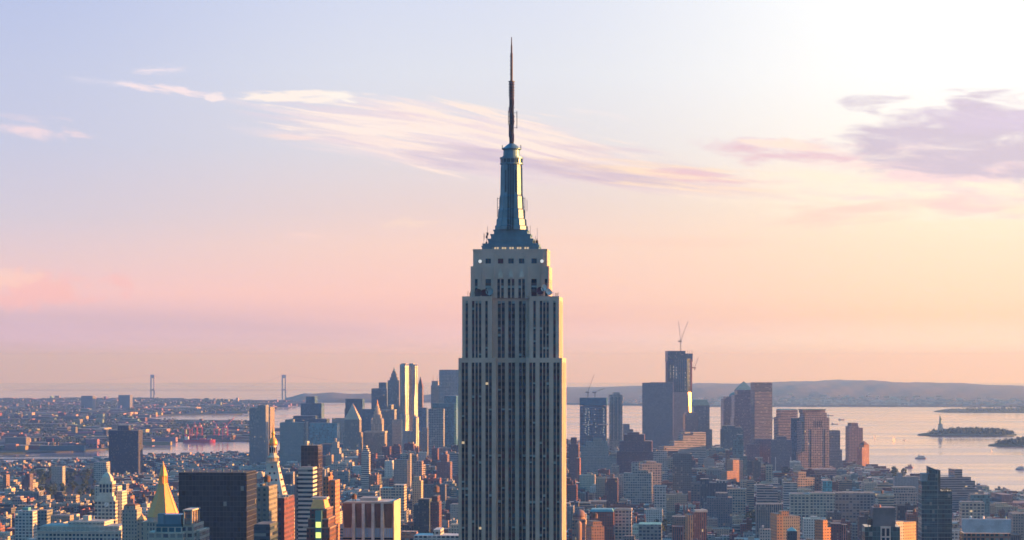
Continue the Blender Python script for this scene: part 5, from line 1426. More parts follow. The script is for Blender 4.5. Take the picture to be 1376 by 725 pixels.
bld('loft_building', 'grey brick block with many windows at lower right edge', 'the grey corner brick block', 'building', 2700,
    [(1361, 1400, 690)], 'punch', (.32, .29, .28), GRID, depth=40)
def billboard():
    st = Site(1293, 2200); root = st.root('office_building'); RECTS.append((1293, 1359, 696, 2200, 'the pale roof-screen building'))
    tag(root, 'brick building topped by a wide blank pale lavender roof screen', 'building')
    X, Z = (lambda p, s=0: st.lx(p, s)), (lambda p: st.lz(p, 20))
    a, b = X(1295), X(1358); mb = MB(); mb.box(a, b, 1, 34, 0, Z(716)); mb.build('wall', M['loft'], root, (.32, .17, .12))
    a, b = X(1293), X(1359); ch = 1.8; z0, z1 = Z(715), Z(696.5)
    mb = MB(); pl = [(a + ch, z0), (b - .4, z0), (b, z0 + ch), (b, z1 - .6), (b - .8, z1), (a + .6, z1), (a, z1 - .6), (a, z0 + ch)]; n = len(pl)
    mb.poly([(x, 0, z) for x, z in pl] + [(x, 5.5, z) for x, z in pl], [tuple(range(n)), tuple(range(2 * n - 1, n - 1, -1))] + [(k, n + k, n + (k + 1) % n, (k + 1) % n) for k in range(n)])
    mb.build('roof_screen', M['wall'], root, (.52, .53, .60))
    for p, mt in ((1305, 'white'), (1316, 'steel'), (1322, 'white'), (1352, 'copper')):
        x = X(p, 3); mb = MB(); mb.lathe(x, 7, [(1.2, z1 - 3), (1.2, z1 + 1.6), (.3, z1 + 2.6)], 8); mb.bar((x, 7, z1 + 2.5), (x, 7, z1 + 5), .15); mb.build('roof_vent', M[mt], root)
billboard()
def grey_panel():
    st = Site(1162, 1850); root = st.root('office_building'); RECTS.append((1162, 1210, 680, 1850, 'the dark teal block with blank grey panel'))
    tag(root, 'dark teal block with blank grey wall above a white framed window group', 'building')
    X, Z = (lambda p, s=0: st.lx(p, s)), (lambda p: st.lz(p, 14))
    a, b = X(1162), X(1209.5); mb = MB(); mb.box(a, b, 0, 30, 0, Z(707)); mb.build('wall', M['curtain'], root, (.03, .075, .085))
    a1, b1 = X(1173, 1), X(1203, 1); mb = MB(); mb.box(a1, b1, 1, 26, Z(707), Z(681.5)); mb.build('grey_panel', M['wall'], root, (.17, .165, .18))
    f0, f1 = X(1183), X(1197); mb = MB(); mb.box(f0, f1, -.7, 0, 0, Z(706)); mb.build('window_frame', M['wall'], root, (.66, .52, .46))
    for l, r in ((1185, 1189), (1191, 1195)):
        for k in range(6):
            z1 = Z(709) - k * 7.4; mb = MB(); mb.box(X(l), X(r), -.78, -.6, z1 - 6.2, z1); mb.build('window', M['glass'], root)
    tank(root, X(1169, 6), 6, Z(707), 2.2, 4.2, 1.2)
    for p in (1175.5, 1178.5, 1182):
        x = X(p, 8); mb = MB(); mb.lathe(x, 8, [(1.0, Z(681.5)), (1.0, Z(679.2)), (.4, Z(677.5))], 8); mb.build('roof_vent', M['wall'], root, (.5, .25, .2))
grey_panel()
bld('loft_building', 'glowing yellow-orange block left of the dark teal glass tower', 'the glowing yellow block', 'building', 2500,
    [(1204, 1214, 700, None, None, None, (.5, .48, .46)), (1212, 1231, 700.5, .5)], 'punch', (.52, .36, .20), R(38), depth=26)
bld('loft_building', 'wide stone loft building with close window grid behind the glowing yellow block', 'the wide stone loft', 'building', 3450,
    [(1175, 1232, 661), (1201, 1230, 654, 4)], 'loft', (.40, .36, .34), GRID, depth=34, cornice=True)
bld('loft_building', 'pale twin-peaked block above the wide stone loft', 'the twin-peaked block', 'building', 3900,
    [(1202, 1234, 640), (1206, 1213, 635, 4)], 'punch', (.36, .35, .38), GRID, depth=30)
bld('loft_building', 'long teal-grey warehouse slab with dark windows right of the long cream loft', 'the long teal-grey warehouse', 'building', 3200,
    [(1122, 1176, 662), (1152, 1176, 668, -1)], 'loft', (.20, .24, .28), GRID, depth=44)
bld('loft_building', 'long cream loft building with two wings and square windows', 'the long cream loft', 'building', 3150,
    [(1062, 1088, 663), (1088, 1121.5, 662, 1)], 'loft', (.50, .47, .40), GRID, depth=36, cornice=True)
bld('office_building', 'white-banded tilted slab left above the long cream loft', 'the white-banded slab', 'building', 3500,
    [(1053, 1071, 648)], 'band', (.54, .52, .52), GRID, depth=26)
bld('loft_building', 'classical stone building with sunlit cornice and roof statue-like finials', 'the sunlit cornice building', 'building', 3900,
    [(1072, 1094.5, 641), (1073, 1083, 633, 4)], 'loft', (.40, .33, .28), R(14), depth=26, cornice=True)
bld('office_building', 'bright teal mesh-wrapped box above the long cream loft', 'the teal mesh box', 'building', 3700,
    [(1105.5, 1118, 645.5)], 'curtain', (.05, .26, .32), GRID, depth=20)
bld('office_building', 'pale slab with blank centre strip left of the white-banded slab', 'the pale blank-strip slab', 'building', 3300,
    [(1017, 1028, 651), (1028, 1039, 652, .8), (1037, 1045, 655, -.4)], 'band', (.44, .41, .41), GRID, depth=28)
bld('loft_building', 'ribbed brown-grey building below the pale blank-strip slab', 'the ribbed brown-grey building', 'building', 3000,
    [(1016, 1051, 677)], 'stripe', (.36, .31, .28), GRID, depth=30)
bld('loft_building', 'cream loft with corner pediments left of the pale blank-strip slab', 'the cream pediment loft', 'building', 3500,
    [(977, 1002, 656)], 'loft', (.42, .36, .31), GRID, depth=30, cornice=True)
bld('loft_building', 'purple-grey broad building below the teal scaffolded tower', 'the purple-grey broad building', 'building', 3250,
    [(950, 984, 668), (962, 978, 662, 4), (946, 956, 676, -1)], 'punch', (.22, .19, .22), GRID, depth=34)
bld('loft_building', 'dark slab with white flag-like penthouse beside the purple-grey broad building', 'the dark slab with white penthouse', 'building', 3500,
    [(941, 953, 643), (953, 977, 648, .5), (962, 977, 645, 1, 12, 'loft', (.6, .56, .55))], 'stripe', (.12, .14, .18), GRID, depth=30)
bld('office_tower', 'dark teal gridded scaffolded tower among low roofs', 'the teal scaffolded tower', 'tower', 4000,
    [(904, 929.5, 609)], 'grid', (.10, .16, .19), GRID, depth=34, extra=[('bulk', 906, 928, 607.5)])
bld('loft_building', 'light grey printing-house block with wide windows and penthouse', 'the light grey printing house', 'building', 3800,
    [(838, 876, 635), (849, 859, 620, 8, 10), (851, 871, 631, 4, 14)], 'loft', (.40, .40, .39), GRID, depth=36)
bld('loft_building', 'pinkish cream loft rising right behind the light grey printing house', 'the pinkish cream loft', 'building', 3950,
    [(863, 889, 622), (869, 881, 619, 4)], 'loft', (.48, .40, .37), R(8), depth=30, cornice=True)
bld('office_building', 'white-framed block with tall windows right of the massive brown brick building', 'the white-framed block', 'building', 4500,
    [(880, 897, 605), (877.5, 882, 602, 1)], 'loft', (.50, .46, .46), GRID, depth=24)
bld('loft_building', 'small white frame building with square windows below the pinkish cream loft', 'the small white frame building', 'building', 3500,
    [(879, 895, 652)], 'loft', (.56, .51, .51), GRID, depth=20, cornice=True)
bld('loft_building', 'dark brown block with bright red-orange edge left of the light grey printing house', 'the dark brown block with red edge', 'building', 3600,
    [(815, 830, 642), (819, 825, 636, 5, 10, 'punch', (.40, .26, .22))], 'punch', (.14, .085, .09), GRID, depth=30)
bld('market_hall', 'long red brick hall with teal metal roof', 'the teal-roofed brick hall', 'building', 2900,
    [(792, 824.5, 687)], 'punch', (.22, .09, .075), GRID, depth=34, extra=[('frust', 682.5, M['tealroof'], .86)])
bld('loft_building', 'white palazzo with bright yellow right side beside the teal-roofed brick hall', 'the white palazzo', 'building', 2920,
    [(826, 848.5, 683)], 'loft', (.58, .50, .44), GRID, depth=24, cornice=True)
bld('loft_building', 'orange-brown brick block at lower frame edge below the teal-roofed brick hall', 'the orange-brown brick block', 'building', 2550,
    [(795, 812, 706), (797, 809, 700, 3)], 'punch', (.42, .23, .15), R(14), depth=24, extra=[('tank', 800, 9)])
def domed_church():
    st = Site(768, 2800); root = st.root('church'); RECTS.append((768, 787, 684, 2800, 'the domed church'))
    tag(root, 'brown stone church with large round dome close right of the giant skyscraper', 'church')
    X, Z = (lambda p, s=0: st.lx(p, s)), (lambda p: st.lz(p, 8)); c = (.30, .20, .16)
    a, b = X(769), X(786.5); mb = MB(); mb.box(a, b, 0, 24, 0, Z(697)); mb.build('wall', M['loft'], root, c)
    cx, cy, r = (a + b) / 2, 12, (b - a) / 2 * .95
    mb = MB(); mb.lathe(cx, cy, [(r, Z(697)), (r, Z(694))], 16); mb.build('drum', M['wall'], root, c)
    mb = MB(); mb.lathe(cx, cy, [(r * 1.03 * math.cos(t_), Z(694) + (Z(684) - Z(694)) * math.sin(t_)) for t_ in np.linspace(0, 1.5, 8)], 20); mb.build('dome', M['wall'], root, (.19, .13, .13), smooth=True)
    mb = MB(); mb.lathe(X(778), -2, [(3.4, 0), (3.4, Z(702)), (2.4, Z(700)), (.2, Z(698))], 12); mb.build('apse', M['wall'], root, c)
domed_church()
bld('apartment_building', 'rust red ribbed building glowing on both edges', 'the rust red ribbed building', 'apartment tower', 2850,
    [(925, 932, 691, None, None, None, (.55, .34, .16)), (932.5, 950, 687.5, .4)], 'stripe', (.30, .12, .09), R(6), depth=24, extra=[('bulk', 934, 951, 684.5, 4, (.5, .48, .46))])  # left edge painted orange to stand for low sunlight on it
bld('loft_building', 'brown gridded loft left of the rust red ribbed building', 'the brown gridded loft', 'building', 2900,
    [(903, 924.5, 694)], 'punch', (.26, .20, .17), GRID, depth=30)
def red_church():
    st = Site(918, 3100); root = st.root('church'); RECTS.append((917, 929, 675, 3100, 'the red church towers'))
    tag(root, 'red brick church with pointed towers above the rust red ribbed building', 'church')
    X, Z = (lambda p, s=0: st.lx(p, s)), (lambda p: st.lz(p, 5)); c = (.36, .17, .13)
    a, b = X(917.5), X(929); mb = MB(); mb.prism([(a, 0), (b, 0), (b, 28), (a, 28)], 0, Z(690)); mb.build('nave', M['punch'], root, c)
    q = [(a, 0), (b, 0), (b, 28), (a, 28)]; cx = (a + b) / 2
    mb = MB(); mb.prism(q, Z(690) + .01, Z(683), 0, None, [(cx - .1, 0.5), (cx + .1, .5), (cx + .1, 27.5), (cx - .1, 27.5)]); mb.build('gable_roof', M['wall'], root, (.2, .12, .11))
    for p, t_ in ((919.3, 674.5), (923.5, 675.5), (927.6, 679)):
        x = X(p, -1); mb = MB(); mb.lathe(x, -1, [(1.5, 0), (1.5, Z(t_ + 4)), (.15, Z(t_))], 4, rot=.785); mb.build('church_tower', M['wall'], root, c)
red_church()
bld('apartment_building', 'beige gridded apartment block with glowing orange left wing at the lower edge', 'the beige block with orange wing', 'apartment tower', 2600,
    [(1044, 1052, 690, None, None, None, (.52, .30, .16)), (1049, 1075, 693, 1.0), (1050, 1060, 686, 5, 12, 'punch', (.5, .3, .2))], 'punch', (.42, .36, .27), R(10), depth=26)  # left wing and top walls coloured orange for the sun falling on them
bld('loft_building', 'dark teal gabled house in front of the beige block with orange wing', 'the dark teal gabled house', 'building', 2350,
    [(1058, 1071, 713)], 'punch', (.05, .09, .12), GRID, depth=18, extra=[('pyr', 707, M['tealroof'])])
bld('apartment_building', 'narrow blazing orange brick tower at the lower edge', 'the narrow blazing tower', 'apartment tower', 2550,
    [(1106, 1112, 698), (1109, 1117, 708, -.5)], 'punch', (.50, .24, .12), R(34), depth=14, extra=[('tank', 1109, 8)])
bld('loft_building', 'white stuccoed box building in the park edge trees', 'the white stucco box', 'building', 2450,
    [(1021, 1036, 711)], 'punch', (.55, .47, .43), GRID, depth=18, extra=[('bulk', 1024, 1027, 706)])
bld('apartment_building', 'maroon brick flats right of the narrow blazing tower', 'the maroon brick flats', 'apartment tower', 2620,
    [(1116, 1131, 703), (1131, 1139, 704.5, .5, 16, 'stripe', (.40, .2, .17))], 'punch', (.12, .07, .085), GRID, depth=24)
bld('warehouse', 'long low hall with bright teal flat roof', 'the long teal flat roof', 'building', 2750,
    [(858, 889, 704)], 'loft', (.25, .3, .3), GRID, depth=40, roofc=(.16, .42, .42))
# ------------------------------------------------------------------ trees
def tree_meshes():
    res = []
    for s_ in range(6):
        rr = random.Random(100 + s_); mb = MB()
        clumps = []
        for k in range(9):
            a = rr.uniform(0, 6.28); r_ = rr.uniform(.8, 3.6); clumps.append(Vector((r_ * math.cos(a), r_ * math.sin(a), rr.uniform(5.5, 12.5))))
        clumps.append(Vector((0, 0, 12.8)))
        for c_ in clumps:
            rad = rr.uniform(1.5, 2.7)
            for k in range(42):
                d = Vector((rr.gauss(0, 1), rr.gauss(0, 1), rr.gauss(0, .8))).normalized() * rad * rr.uniform(.55, 1.05)
                p = c_ + d; n = (d.normalized() + Vector((rr.uniform(-.5, .5), rr.uniform(-.5, .5), rr.uniform(-.2, .7)))).normalized()
                x = n.cross(Vector((.3, .2, 1))).normalized() * rr.uniform(.45, .8); y = n.cross(x).normalized() * rr.uniform(.4, .75)
                mb.face([p - x, p - y, p + x, p + y])
        t = MB(); t.bar((0, 0, -.5), (.2, .1, 5.5), .38, 0, 7, .24)
        for c_ in clumps[:5]: t.bar((.18, .1, 4.8), c_, .17, 0, 5, .06)
        res.append((mb, t))
    return res
TREES = []
for crown_, trunk_ in tree_meshes():
    me1 = crown_.build('crown', M['leaf']); me2 = trunk_.build('trunk', M['trunk'])
    TREES.append((me1.data, me2.data)); bpy.data.objects.remove(me1); bpy.data.objects.remove(me2)
def plant(x, y, sc_, k, label, group, base=4.0):
    root = empty('tree', (x, y, gz(x, y) + base), random.uniform(0, 6.28)); root.scale = (sc_, sc_, sc_ * random.uniform(.85, 1.1)); tag(root, label, 'tree', group)
    for nm, me in (('crown', TREES[k][0]), ('trunk', TREES[k][1])):
        o = bpy.data.objects.new(nm, me); COL.objects.link(o); o.parent = root
PARKS = [(38, 128, 3950, 5100), (1000, 1042, 3300, 3700), (868, 906, 3250, 3450), (806, 856, 2980, 3060), (1190, 1216, 4900, 5100), (1082, 1102, 2900, 3080), (942, 960, 2900, 3080)]
PK = [('dark tree in the park left of the white clock tower', 'trees of the left park', 130),
      ('dark tree in the small park above the white stucco box', 'trees of the small park', 44),
      ('dark tree beside the long teal flat roof', 'trees by the teal roof', 18),
      ('dark tree in front of the white palazzo', 'trees before the palazzo', 16),
      ('dark tree on the river bank right of the pointed orange tower', 'trees on the river bank', 12),
      ('dark tree in front of the long cream loft', 'trees before the cream loft', 10),
      ('dark tree right of the rust red ribbed building', 'trees by the ribbed building', 10)]
rt = random.Random(11)
for (a, b, y0, y1), (lb, gp, n) in zip(PARKS, PK):
    for i in range(n):
        px = rt.uniform(a + 1, b - 1); y = rt.uniform(y0, y1); plant((px - 688) / F * y, y, rt.uniform(1.0, 1.75), rt.randrange(6), lb, gp)

# ------------------------------------------------------------------ ordinary city buildings
bpy.context.view_layer.update()
FOOT = []
for o in list(COL.objects):
    if o.type == 'EMPTY' and 'category' in o and o['category'] != 'tree' and o['category'] != 'crane':
        mw = o.matrix_world; lo = [1e9, 1e9]; hi = [-1e9, -1e9]
        for ch in o.children:
            if ch.type != 'MESH': continue
            for c_ in ch.bound_box:
                p = mw @ Vector(c_)
                lo = [min(lo[0], p.x), min(lo[1], p.y)]; hi = [max(hi[0], p.x), max(hi[1], p.y)]
        FOOT.append((lo[0], hi[0], lo[1], hi[1]))
FA = np.array(FOOT)
LIMIT = [(-50, 646), (60, 646), (140, 640), (200, 652), (340, 640), (370, 622), (440, 606), (480, 600), (560, 596), (615, 596), (770, 604), (830, 604), (900, 604), (960, 604), (1050, 612), (1120, 632), (1160, 640), (1200, 652), (1300, 672), (1376, 684), (1500, 690)]
PAL = [('red brick', (.26, .10, .075)), ('brown brick', (.18, .11, .085)), ('maroon', (.15, .065, .065)), ('tan', (.40, .32, .24)), ('cream', (.52, .46, .37)), ('white', (.60, .58, .55)),
       ('grey', (.30, .30, .30)), ('dark grey', (.13, .14, .15)), ('beige', (.44, .38, .30)), ('rust', (.36, .18, .12)), ('teal-grey', (.16, .23, .25)), ('pink', (.45, .31, .28)), ('black', (.05, .055, .06)), ('pale stone', (.42, .40, .36))]
PW = [9, 9, 5, 8, 8, 7, 9, 8, 8, 6, 6, 4, 3, 8]
ROOFC = [(.07, .07, .07), (.12, .12, .12), (.22, .22, .22), (.40, .40, .39), (.55, .55, .54), (.14, .30, .32), (.25, .14, .11)]
RW = [4, 5, 6, 5, 3, 1.2, 1]
rg = random.Random(21)
LOTS = []
ca, sa = math.cos(GRID), math.sin(GRID)
def in_manhattan(x, y):
    px = x / y * F + 688
    return y < interp(MAN_FAR, px) - 30 and (px > -30 or y > 2300)
for row in range(28, 96):
    gy0 = row * 79.0
    gx = -2200.0
    while gx < 2600:
        blk = rg.uniform(150, 240)
        for half in (0, 1):
            x = gx
            while x < gx + blk - 8:
                w = rg.choice((8, 9, 11, 13, 16, 20, 24, 30, 38)) * rg.uniform(.9, 1.15); w = min(w, gx + blk - x)
                d = rg.uniform(20, 29); cxl, cyl = x, gy0 + (0 if half == 0 else 31)
                X, Y = cxl * ca - cyl * sa, cxl * sa + cyl * ca
                x += w + (rg.uniform(0, 4) if rg.random() < .2 else 0)
                px = X / max(Y, 1) * F + 688
                pxr = (X + w) / max(Y, 1) * F + 688
                if Y < 2250 or px > 1400 or pxr < -24 or not in_manhattan(X, Y): continue
                mx, my = X + w / 2, Y + d / 2
                if any(a - 2 < px < b + 2 and y0 - 20 < Y < y1 + 20 for a, b, y0, y1 in PARKS): continue
                if ((FA[:, 0] - 4 < X + w) & (FA[:, 1] + 4 > X) & (FA[:, 2] - 4 < Y + d) & (FA[:, 3] + 4 > Y)).any(): continue
                u = rg.random()
                h = rg.uniform(13, 24) if u < .62 else (rg.uniform(22, 38) if u < .92 else rg.uniform(36, 62))
                if Y > 4700 and 430 < px < 1130: h *= rg.uniform(1.1, 2.2)
                if Y > 3900 and px < 340: h *= .8
                if w < 12: h = min(h, 32)
                top = interp(LIMIT, (px + pxr) / 2) + rg.uniform(-2, 14)
                h = min(h, EYE - gz(X, Y) - 4 - (top - HOR) * Y / F)
                if h < 8: h = rg.uniform(8, 13)
                LOTS.append((Y, X, w, d, h, px, pxr))
        gx += blk + rg.uniform(18, 30)
LOTS.sort()
# what shows: paint boxes front to back on a coarse picture, the hand-placed ones included
Wp, Hp = 1376, 725
buf = np.zeros((Hp, Wp), dtype=bool); vis = []
todo = [(L[0], 1, i) for i, L in enumerate(LOTS)] + [(r_[3], 0, i) for i, r_ in enumerate(RECTS)]
todo.sort(); vis = [0] * len(LOTS)
for Y, kind, i in todo:
    if kind == 0:
        l, r_, t_, _, _ = RECTS[i]; buf[int(max(0, t_)):, int(max(0, l)):int(min(Wp, r_))] = True; continue
    _, X, w, d, h, pl, pr = LOTS[i]
    t_ = HOR + (EYE - (h + 4 + gz(X, Y))) * F / Y; b_ = HOR + (EYE - 4) * F / Y
    a, b, c_, e = int(max(0, pl)), int(min(Wp, pr + 1)), int(max(0, t_)), int(min(Hp, b_))
    if b <= a or e <= c_: continue
    sub = buf[c_:e, a:b]; vis[i] = int(sub.size - sub.sum()); sub[:] = True
order = sorted(range(len(LOTS)), key=lambda i: -vis[i])
NIND = 285
IND = [i for i in order[:NIND] if vis[i] > 0]
INDS = set(IND)
SHORTS = [r_ for r_ in RECTS if r_[4]]
used = {}
def rel(cx, ty, Y):
    c_ = []
    for l, r_, t_, y_, nm in SHORTS:
        mx = (l + r_) / 2; dx = cx - mx
        gap = max(0, abs(dx) - (r_ - l) / 2); dy = ty - t_
        if nm.startswith('the giant'):
            if gap > 40: continue
            gap += 25
        c_.append((gap + abs(Y - y_) / 90 + (0 if abs(dy) < 60 else abs(dy) - 60), nm, 'left of' if cx < l else ('right of' if cx > r_ else ('in front of' if Y < y_ else 'behind'))))
    c_.sort(); return c_
def words(t_): return len(t_.replace('-', ' ').split())
def make_label(colour, style, w, h, feat, cx, ty, Y):
    size = 'tall' if h > 40 else ('narrow' if w < 11 else ('wide' if w > 28 else ('squat' if h < 15 else '')))
    kind = {'punch': 'flats', 'loft': 'loft building', 'band': 'banded building', 'stripe': 'ribbed building'}[style]
    c_ = rel(cx, ty, Y); tries = []
    for k in range(6):
        base = ' '.join(q for q in (size, colour, kind, feat) if q)
        tries.append(f"{base}, {c_[k][2]} {c_[k][1]}")
        tries.append(' '.join(q for q in (size, colour, kind) if q) + f", {c_[k][2]} {c_[k][1]}")
    for t_ in tries:
        if 4 <= words(t_) <= 16 and t_ not in used: used[t_] = 1; return t_
    short_ = [t_ for t_ in tries if words(t_) <= 14]
    for k in ('farther', 'farthest', 'hazier', 'small', 'plain'):
        for t_ in short_:
            q = k + ' ' + t_
            if words(q) <= 16 and q not in used: used[q] = 1; return q
    return tries[1]
mass = MB()
STYLES = ['punch', 'punch', 'punch', 'loft', 'loft', 'band', 'stripe']
def lot_building(i):
    Y, X, w, d, h, pl, pr = LOTS[i]
    r = random.Random(i * 7 + 3)
    cname, col = r.choices(PAL, PW)[0]; jit = r.uniform(.8, 1.2); col = tuple(min(.75, q * jit) for q in col)
    roof = r.choices(ROOFC, RW)[0]
    fe = r.random(); big = w > 13
    feats = []
    if fe < .35: feats.append('bulk')
    elif fe < .6 and h > 16: feats.append('tank')
    elif fe < .75 and big: feats.append('set')
    if r.random() < .35: feats.append('cornice')
    if r.random() < .65: feats.append('ac')
    bx, bw, bd, bh = r.uniform(.15, .55) * w, r.uniform(.2, .35) * w, r.uniform(.2, .35) * d, r.uniform(2.5, 4.5)
    sy = r.choice(STYLES)
    return Y, X, w, d, h, cname, col, roof, feats, (bx, bw, bd, bh), sy, r
for i, L in enumerate(LOTS):
    if i in INDS: continue
    if vis[i] == 0 and (i * 7919) % 10 > 2: continue
    Y, X, w, d, h, cname, col, roof, feats, (bx, bw, bd, bh), sy, r = lot_building(i)
    gb = gz(X, Y) + 4
    def wp(x, y): return (X + x * ca - y * sa, Y + x * sa + y * ca)
    def rbox(x0, x1, y0, y1, z0, z1, m, cw, cr):
        p = [wp(x0, y0), wp(x1, y0), wp(x1, y1), wp(x0, y1)]
        v = [(a, b, gb + z0) for a, b in p] + [(a, b, gb + z1) for a, b in p]
        for f, mm, cc in (((0, 1, 5, 4), m, cw), ((1, 2, 6, 5), m, cw), ((2, 3, 7, 6), m, cw), ((3, 0, 4, 7), m, cw), ((4, 5, 6, 7), 2, cr)):
            mass.face([v[k] for k in f], mm, cc)
    m = 1 if sy in ('loft', 'band') else 0
    rbox(0, w, 0, d, 0, h, m, col, roof)
    rim = 3
    if 'bulk' in feats or 'ac' in feats: rbox(bx, bx + bw, 5, 5 + bd, h + .003, h + bh, rim, tuple(q * .85 for q in col), roof)
    if 'set' in feats: rbox(w * .15, w * .8, 4, d * .8, h + .003, h + 5, m, col, roof)
    if 'tank' in feats: rbox(bx, bx + 3.2, 6, 9.2, h + 2.2, h + 6, rim, (.15, .10, .08), (.12, .09, .08))
def attr_mat(name, rough=.9):
    m, n, b = newmat(name); at = n.nodes.new('ShaderNodeAttribute'); at.attribute_name = 'tint'
    g = n.nodes.new('ShaderNodeNewGeometry'); k = noise(n, g.outputs['Position'], .12, 3, .6)
    n.links.new(mixc(n, k, mixc(n, 1.0, at.outputs['Color'], (.7,) * 3, 'MULTIPLY'), mixc(n, 1.0, at.outputs['Color'], (1.25,) * 3, 'MULTIPLY')), b.inputs['Base Color']); b.inputs['Roughness'].default_value = rough
    return m
M['roof_mass'] = attr_mat('roofs_far'); M['wall_mass'] = attr_mat('walls_far')
if mass.v:
    tag(mass.build('city_blocks', [M['punch_mass'], M['loft_mass'], M['roof_mass'], M['wall_mass']]), 'countless lesser low buildings filling the blocks between the named ones', kind='stuff')
for i in sorted(IND, key=lambda k: LOTS[k][0]):
    Y, X, w, d, h, cname, col, roof, feats, (bx, bw, bd, bh), sy, r = lot_building(i)
    root = empty('city_building', (X, Y, gz(X, Y) + 4), GRID)
    cx = (X + w / 2) / Y * F + 688; ty = HOR + (EYE - h) * F / Y
    ft = 'with water tank' if 'tank' in feats else ('with raised top floor' if 'set' in feats else ('with rooftop hut' if 'bulk' in feats or 'ac' in feats else ('with cornice' if 'cornice' in feats else 'with bare flat roof')))
    tag(root, make_label(cname, sy, w, h, ft, cx, ty, Y), 'building', 'ordinary city buildings')
    mb = MB(); mb.box(0, w, 0, d, 0, h); mb.build('wall', M[sy], root, col)
    mb = MB(); mb.box(.4, w - .4, .4, d - .4, h + .004, h + .12); mb.build('roof', M['roof'], root, roof)
    mb = MB(); mb.box(0, w, 0, .35, h + .002, h + 1.0); mb.box(0, .35, .36, d - .36, h + .002, h + 1.0); mb.box(w - .35, w, .36, d - .36, h + .002, h + 1.0); mb.box(0, w, d - .35, d, h + .002, h + 1.0); mb.build('parapet', M['wall'], root, tuple(min(.8, q * 1.1) for q in col))
    if 'cornice' in feats:
        mb = MB(); mb.box(-.5, w + .5, -.7, -.002, h - 1.0, h + .6); mb.build('cornice', M['wall'], root, tuple(min(.8, q * 1.2) for q in col))
    if 'bulk' in feats or 'ac' in feats:
        mb = MB(); mb.box(bx, bx + bw, 5, 5 + bd, h + .125, h + bh); mb.build('stair_hut', M['wall'], root, tuple(q * .9 for q in col))
    if 'ac' in feats and w > 12:
        mb = MB(); mb.box(w * .75, w * .75 + 2.4, d * .55, d * .55 + 2, h + .125, h + 1.9); mb.build('air_unit', M['metal'], root, (.45, .46, .46))
    if 'set' in feats:
        mb = MB(); mb.box(w * .15, w * .8, 4, d * .8, h + .125, h + 5); mb.build('setback_wall', M[sy], root, col)
    if 'tank' in feats: tank(root, bx + 1.6, 8, h + .12, 1.7, 3.6, 2.6)

# ------------------------------------------------------------------ across the river
far = MB(); rb = random.Random(33)
def farbox(X, Y, w, d, h, col, roof, m=0, base=4.0):
    gb = gz(X, Y) + base; a = -.12; c_, s_ = math.cos(a), math.sin(a)
    p = [(X + x * c_ - y * s_, Y + x * s_ + y * c_) for x, y in ((0, 0), (w, 0), (w, d), (0, d))]
    v = [(x, y, gb - 2) for x, y in p] + [(x, y, gb + h) for x, y in p]
    for f, mm, cc in (((0, 1, 5, 4), m, col), ((1, 2, 6, 5), m, col), ((2, 3, 7, 6), m, col), ((3, 0, 4, 7), m, col), ((4, 5, 6, 7), 2, roof)): far.face([v[k] for k in f], mm, cc)
def in_far(px, y):
    if interp([(-400, 6250), (0, 6560), (100, 6720), (185, 7060), (205, 7620), (345, 7640)], px) < y < interp([(-400, 10200), (150, 10200), (205, 10150), (300, 10000), (345, 9800)], px) and px < 343: return 4.0
    if interp([(-400, 10400), (175, 10400), (215, 11600), (320, 11800), (345, 12900), (398, 14500)], px) < y < interp([(-400, 17000), (205, 16800), (330, 15500), (398, 15200)], px) and px < 396: return 9.0
    return None
n = 0
while n < 2300:
    y = 6400 + (16800 - 6400) * rb.random() ** .8; px = rb.uniform(-70, 396); b_ = in_far(px, y)
    if b_ is None: continue
    n += 1
    w = rb.choice((12, 22, 40, 60, 90, 130)) * rb.uniform(.8, 1.4); h = rb.uniform(7, 13) if rb.random() < .88 else rb.uniform(14, 28)
    if w > 40: h = min(h, 14)
    far.c and None
    farbox((px - 688) / F * y, y, w, rb.uniform(12, 40), h, tuple(q * rb.uniform(.3, .8) for q in rb.choices(PAL, [3, 9, 3, 6, 2, 2, 9, 9, 6, 2, 6, 1, 4, 5])[0][1]), tuple(q * .6 for q in rb.choices(ROOFC, RW)[0]), 0 if rb.random() < .6 else 1, b_)
tag(far.build('distant_rooftops', [M['punch_mass'], M['wall_mass'], M['roof_mass']]), 'countless tiny houses and sheds across the river', kind='stuff')
# shade trees between those houses, a wood that reads as one mass
def wood(name, label, spots):
    mb = MB(); rr = random.Random(len(name) + len(spots))
    for X, Y, base, hgt, wd in spots:
        for k in range(7):
            p = Vector((X + rr.gauss(0, wd * .4), Y + rr.gauss(0, wd * .4), gz(X, Y) + base + hgt * rr.uniform(.25, 1)))
            u = Vector((rr.uniform(-1, 1), rr.uniform(-.4, .4), rr.uniform(-.6, .6))) * hgt * .34; v_ = Vector((rr.uniform(-.5, .5), rr.uniform(-.5, .5), rr.uniform(.3, 1))) * hgt * .3
            mb.face([p - u, p - v_, p + u, p + v_])
    return tag(mb.build(name, M['leaf']), label, kind='stuff')
sp_ = []
while len(sp_) < 5200:
    y = 6500 + 10200 * rb.random() ** .8; px = rb.uniform(-70, 396); b_ = in_far(px, y)
    if b_ is None: continue
    if math.sin(px * .06 + y * .0013) + math.sin(px * .023 - y * .002) < -.2: continue
    sp_.append(((px - 688) / F * y, y, b_, rb.uniform(10, 17), rb.uniform(14, 30)))
wood('far_trees', 'dark street trees and parks across the river', sp_)
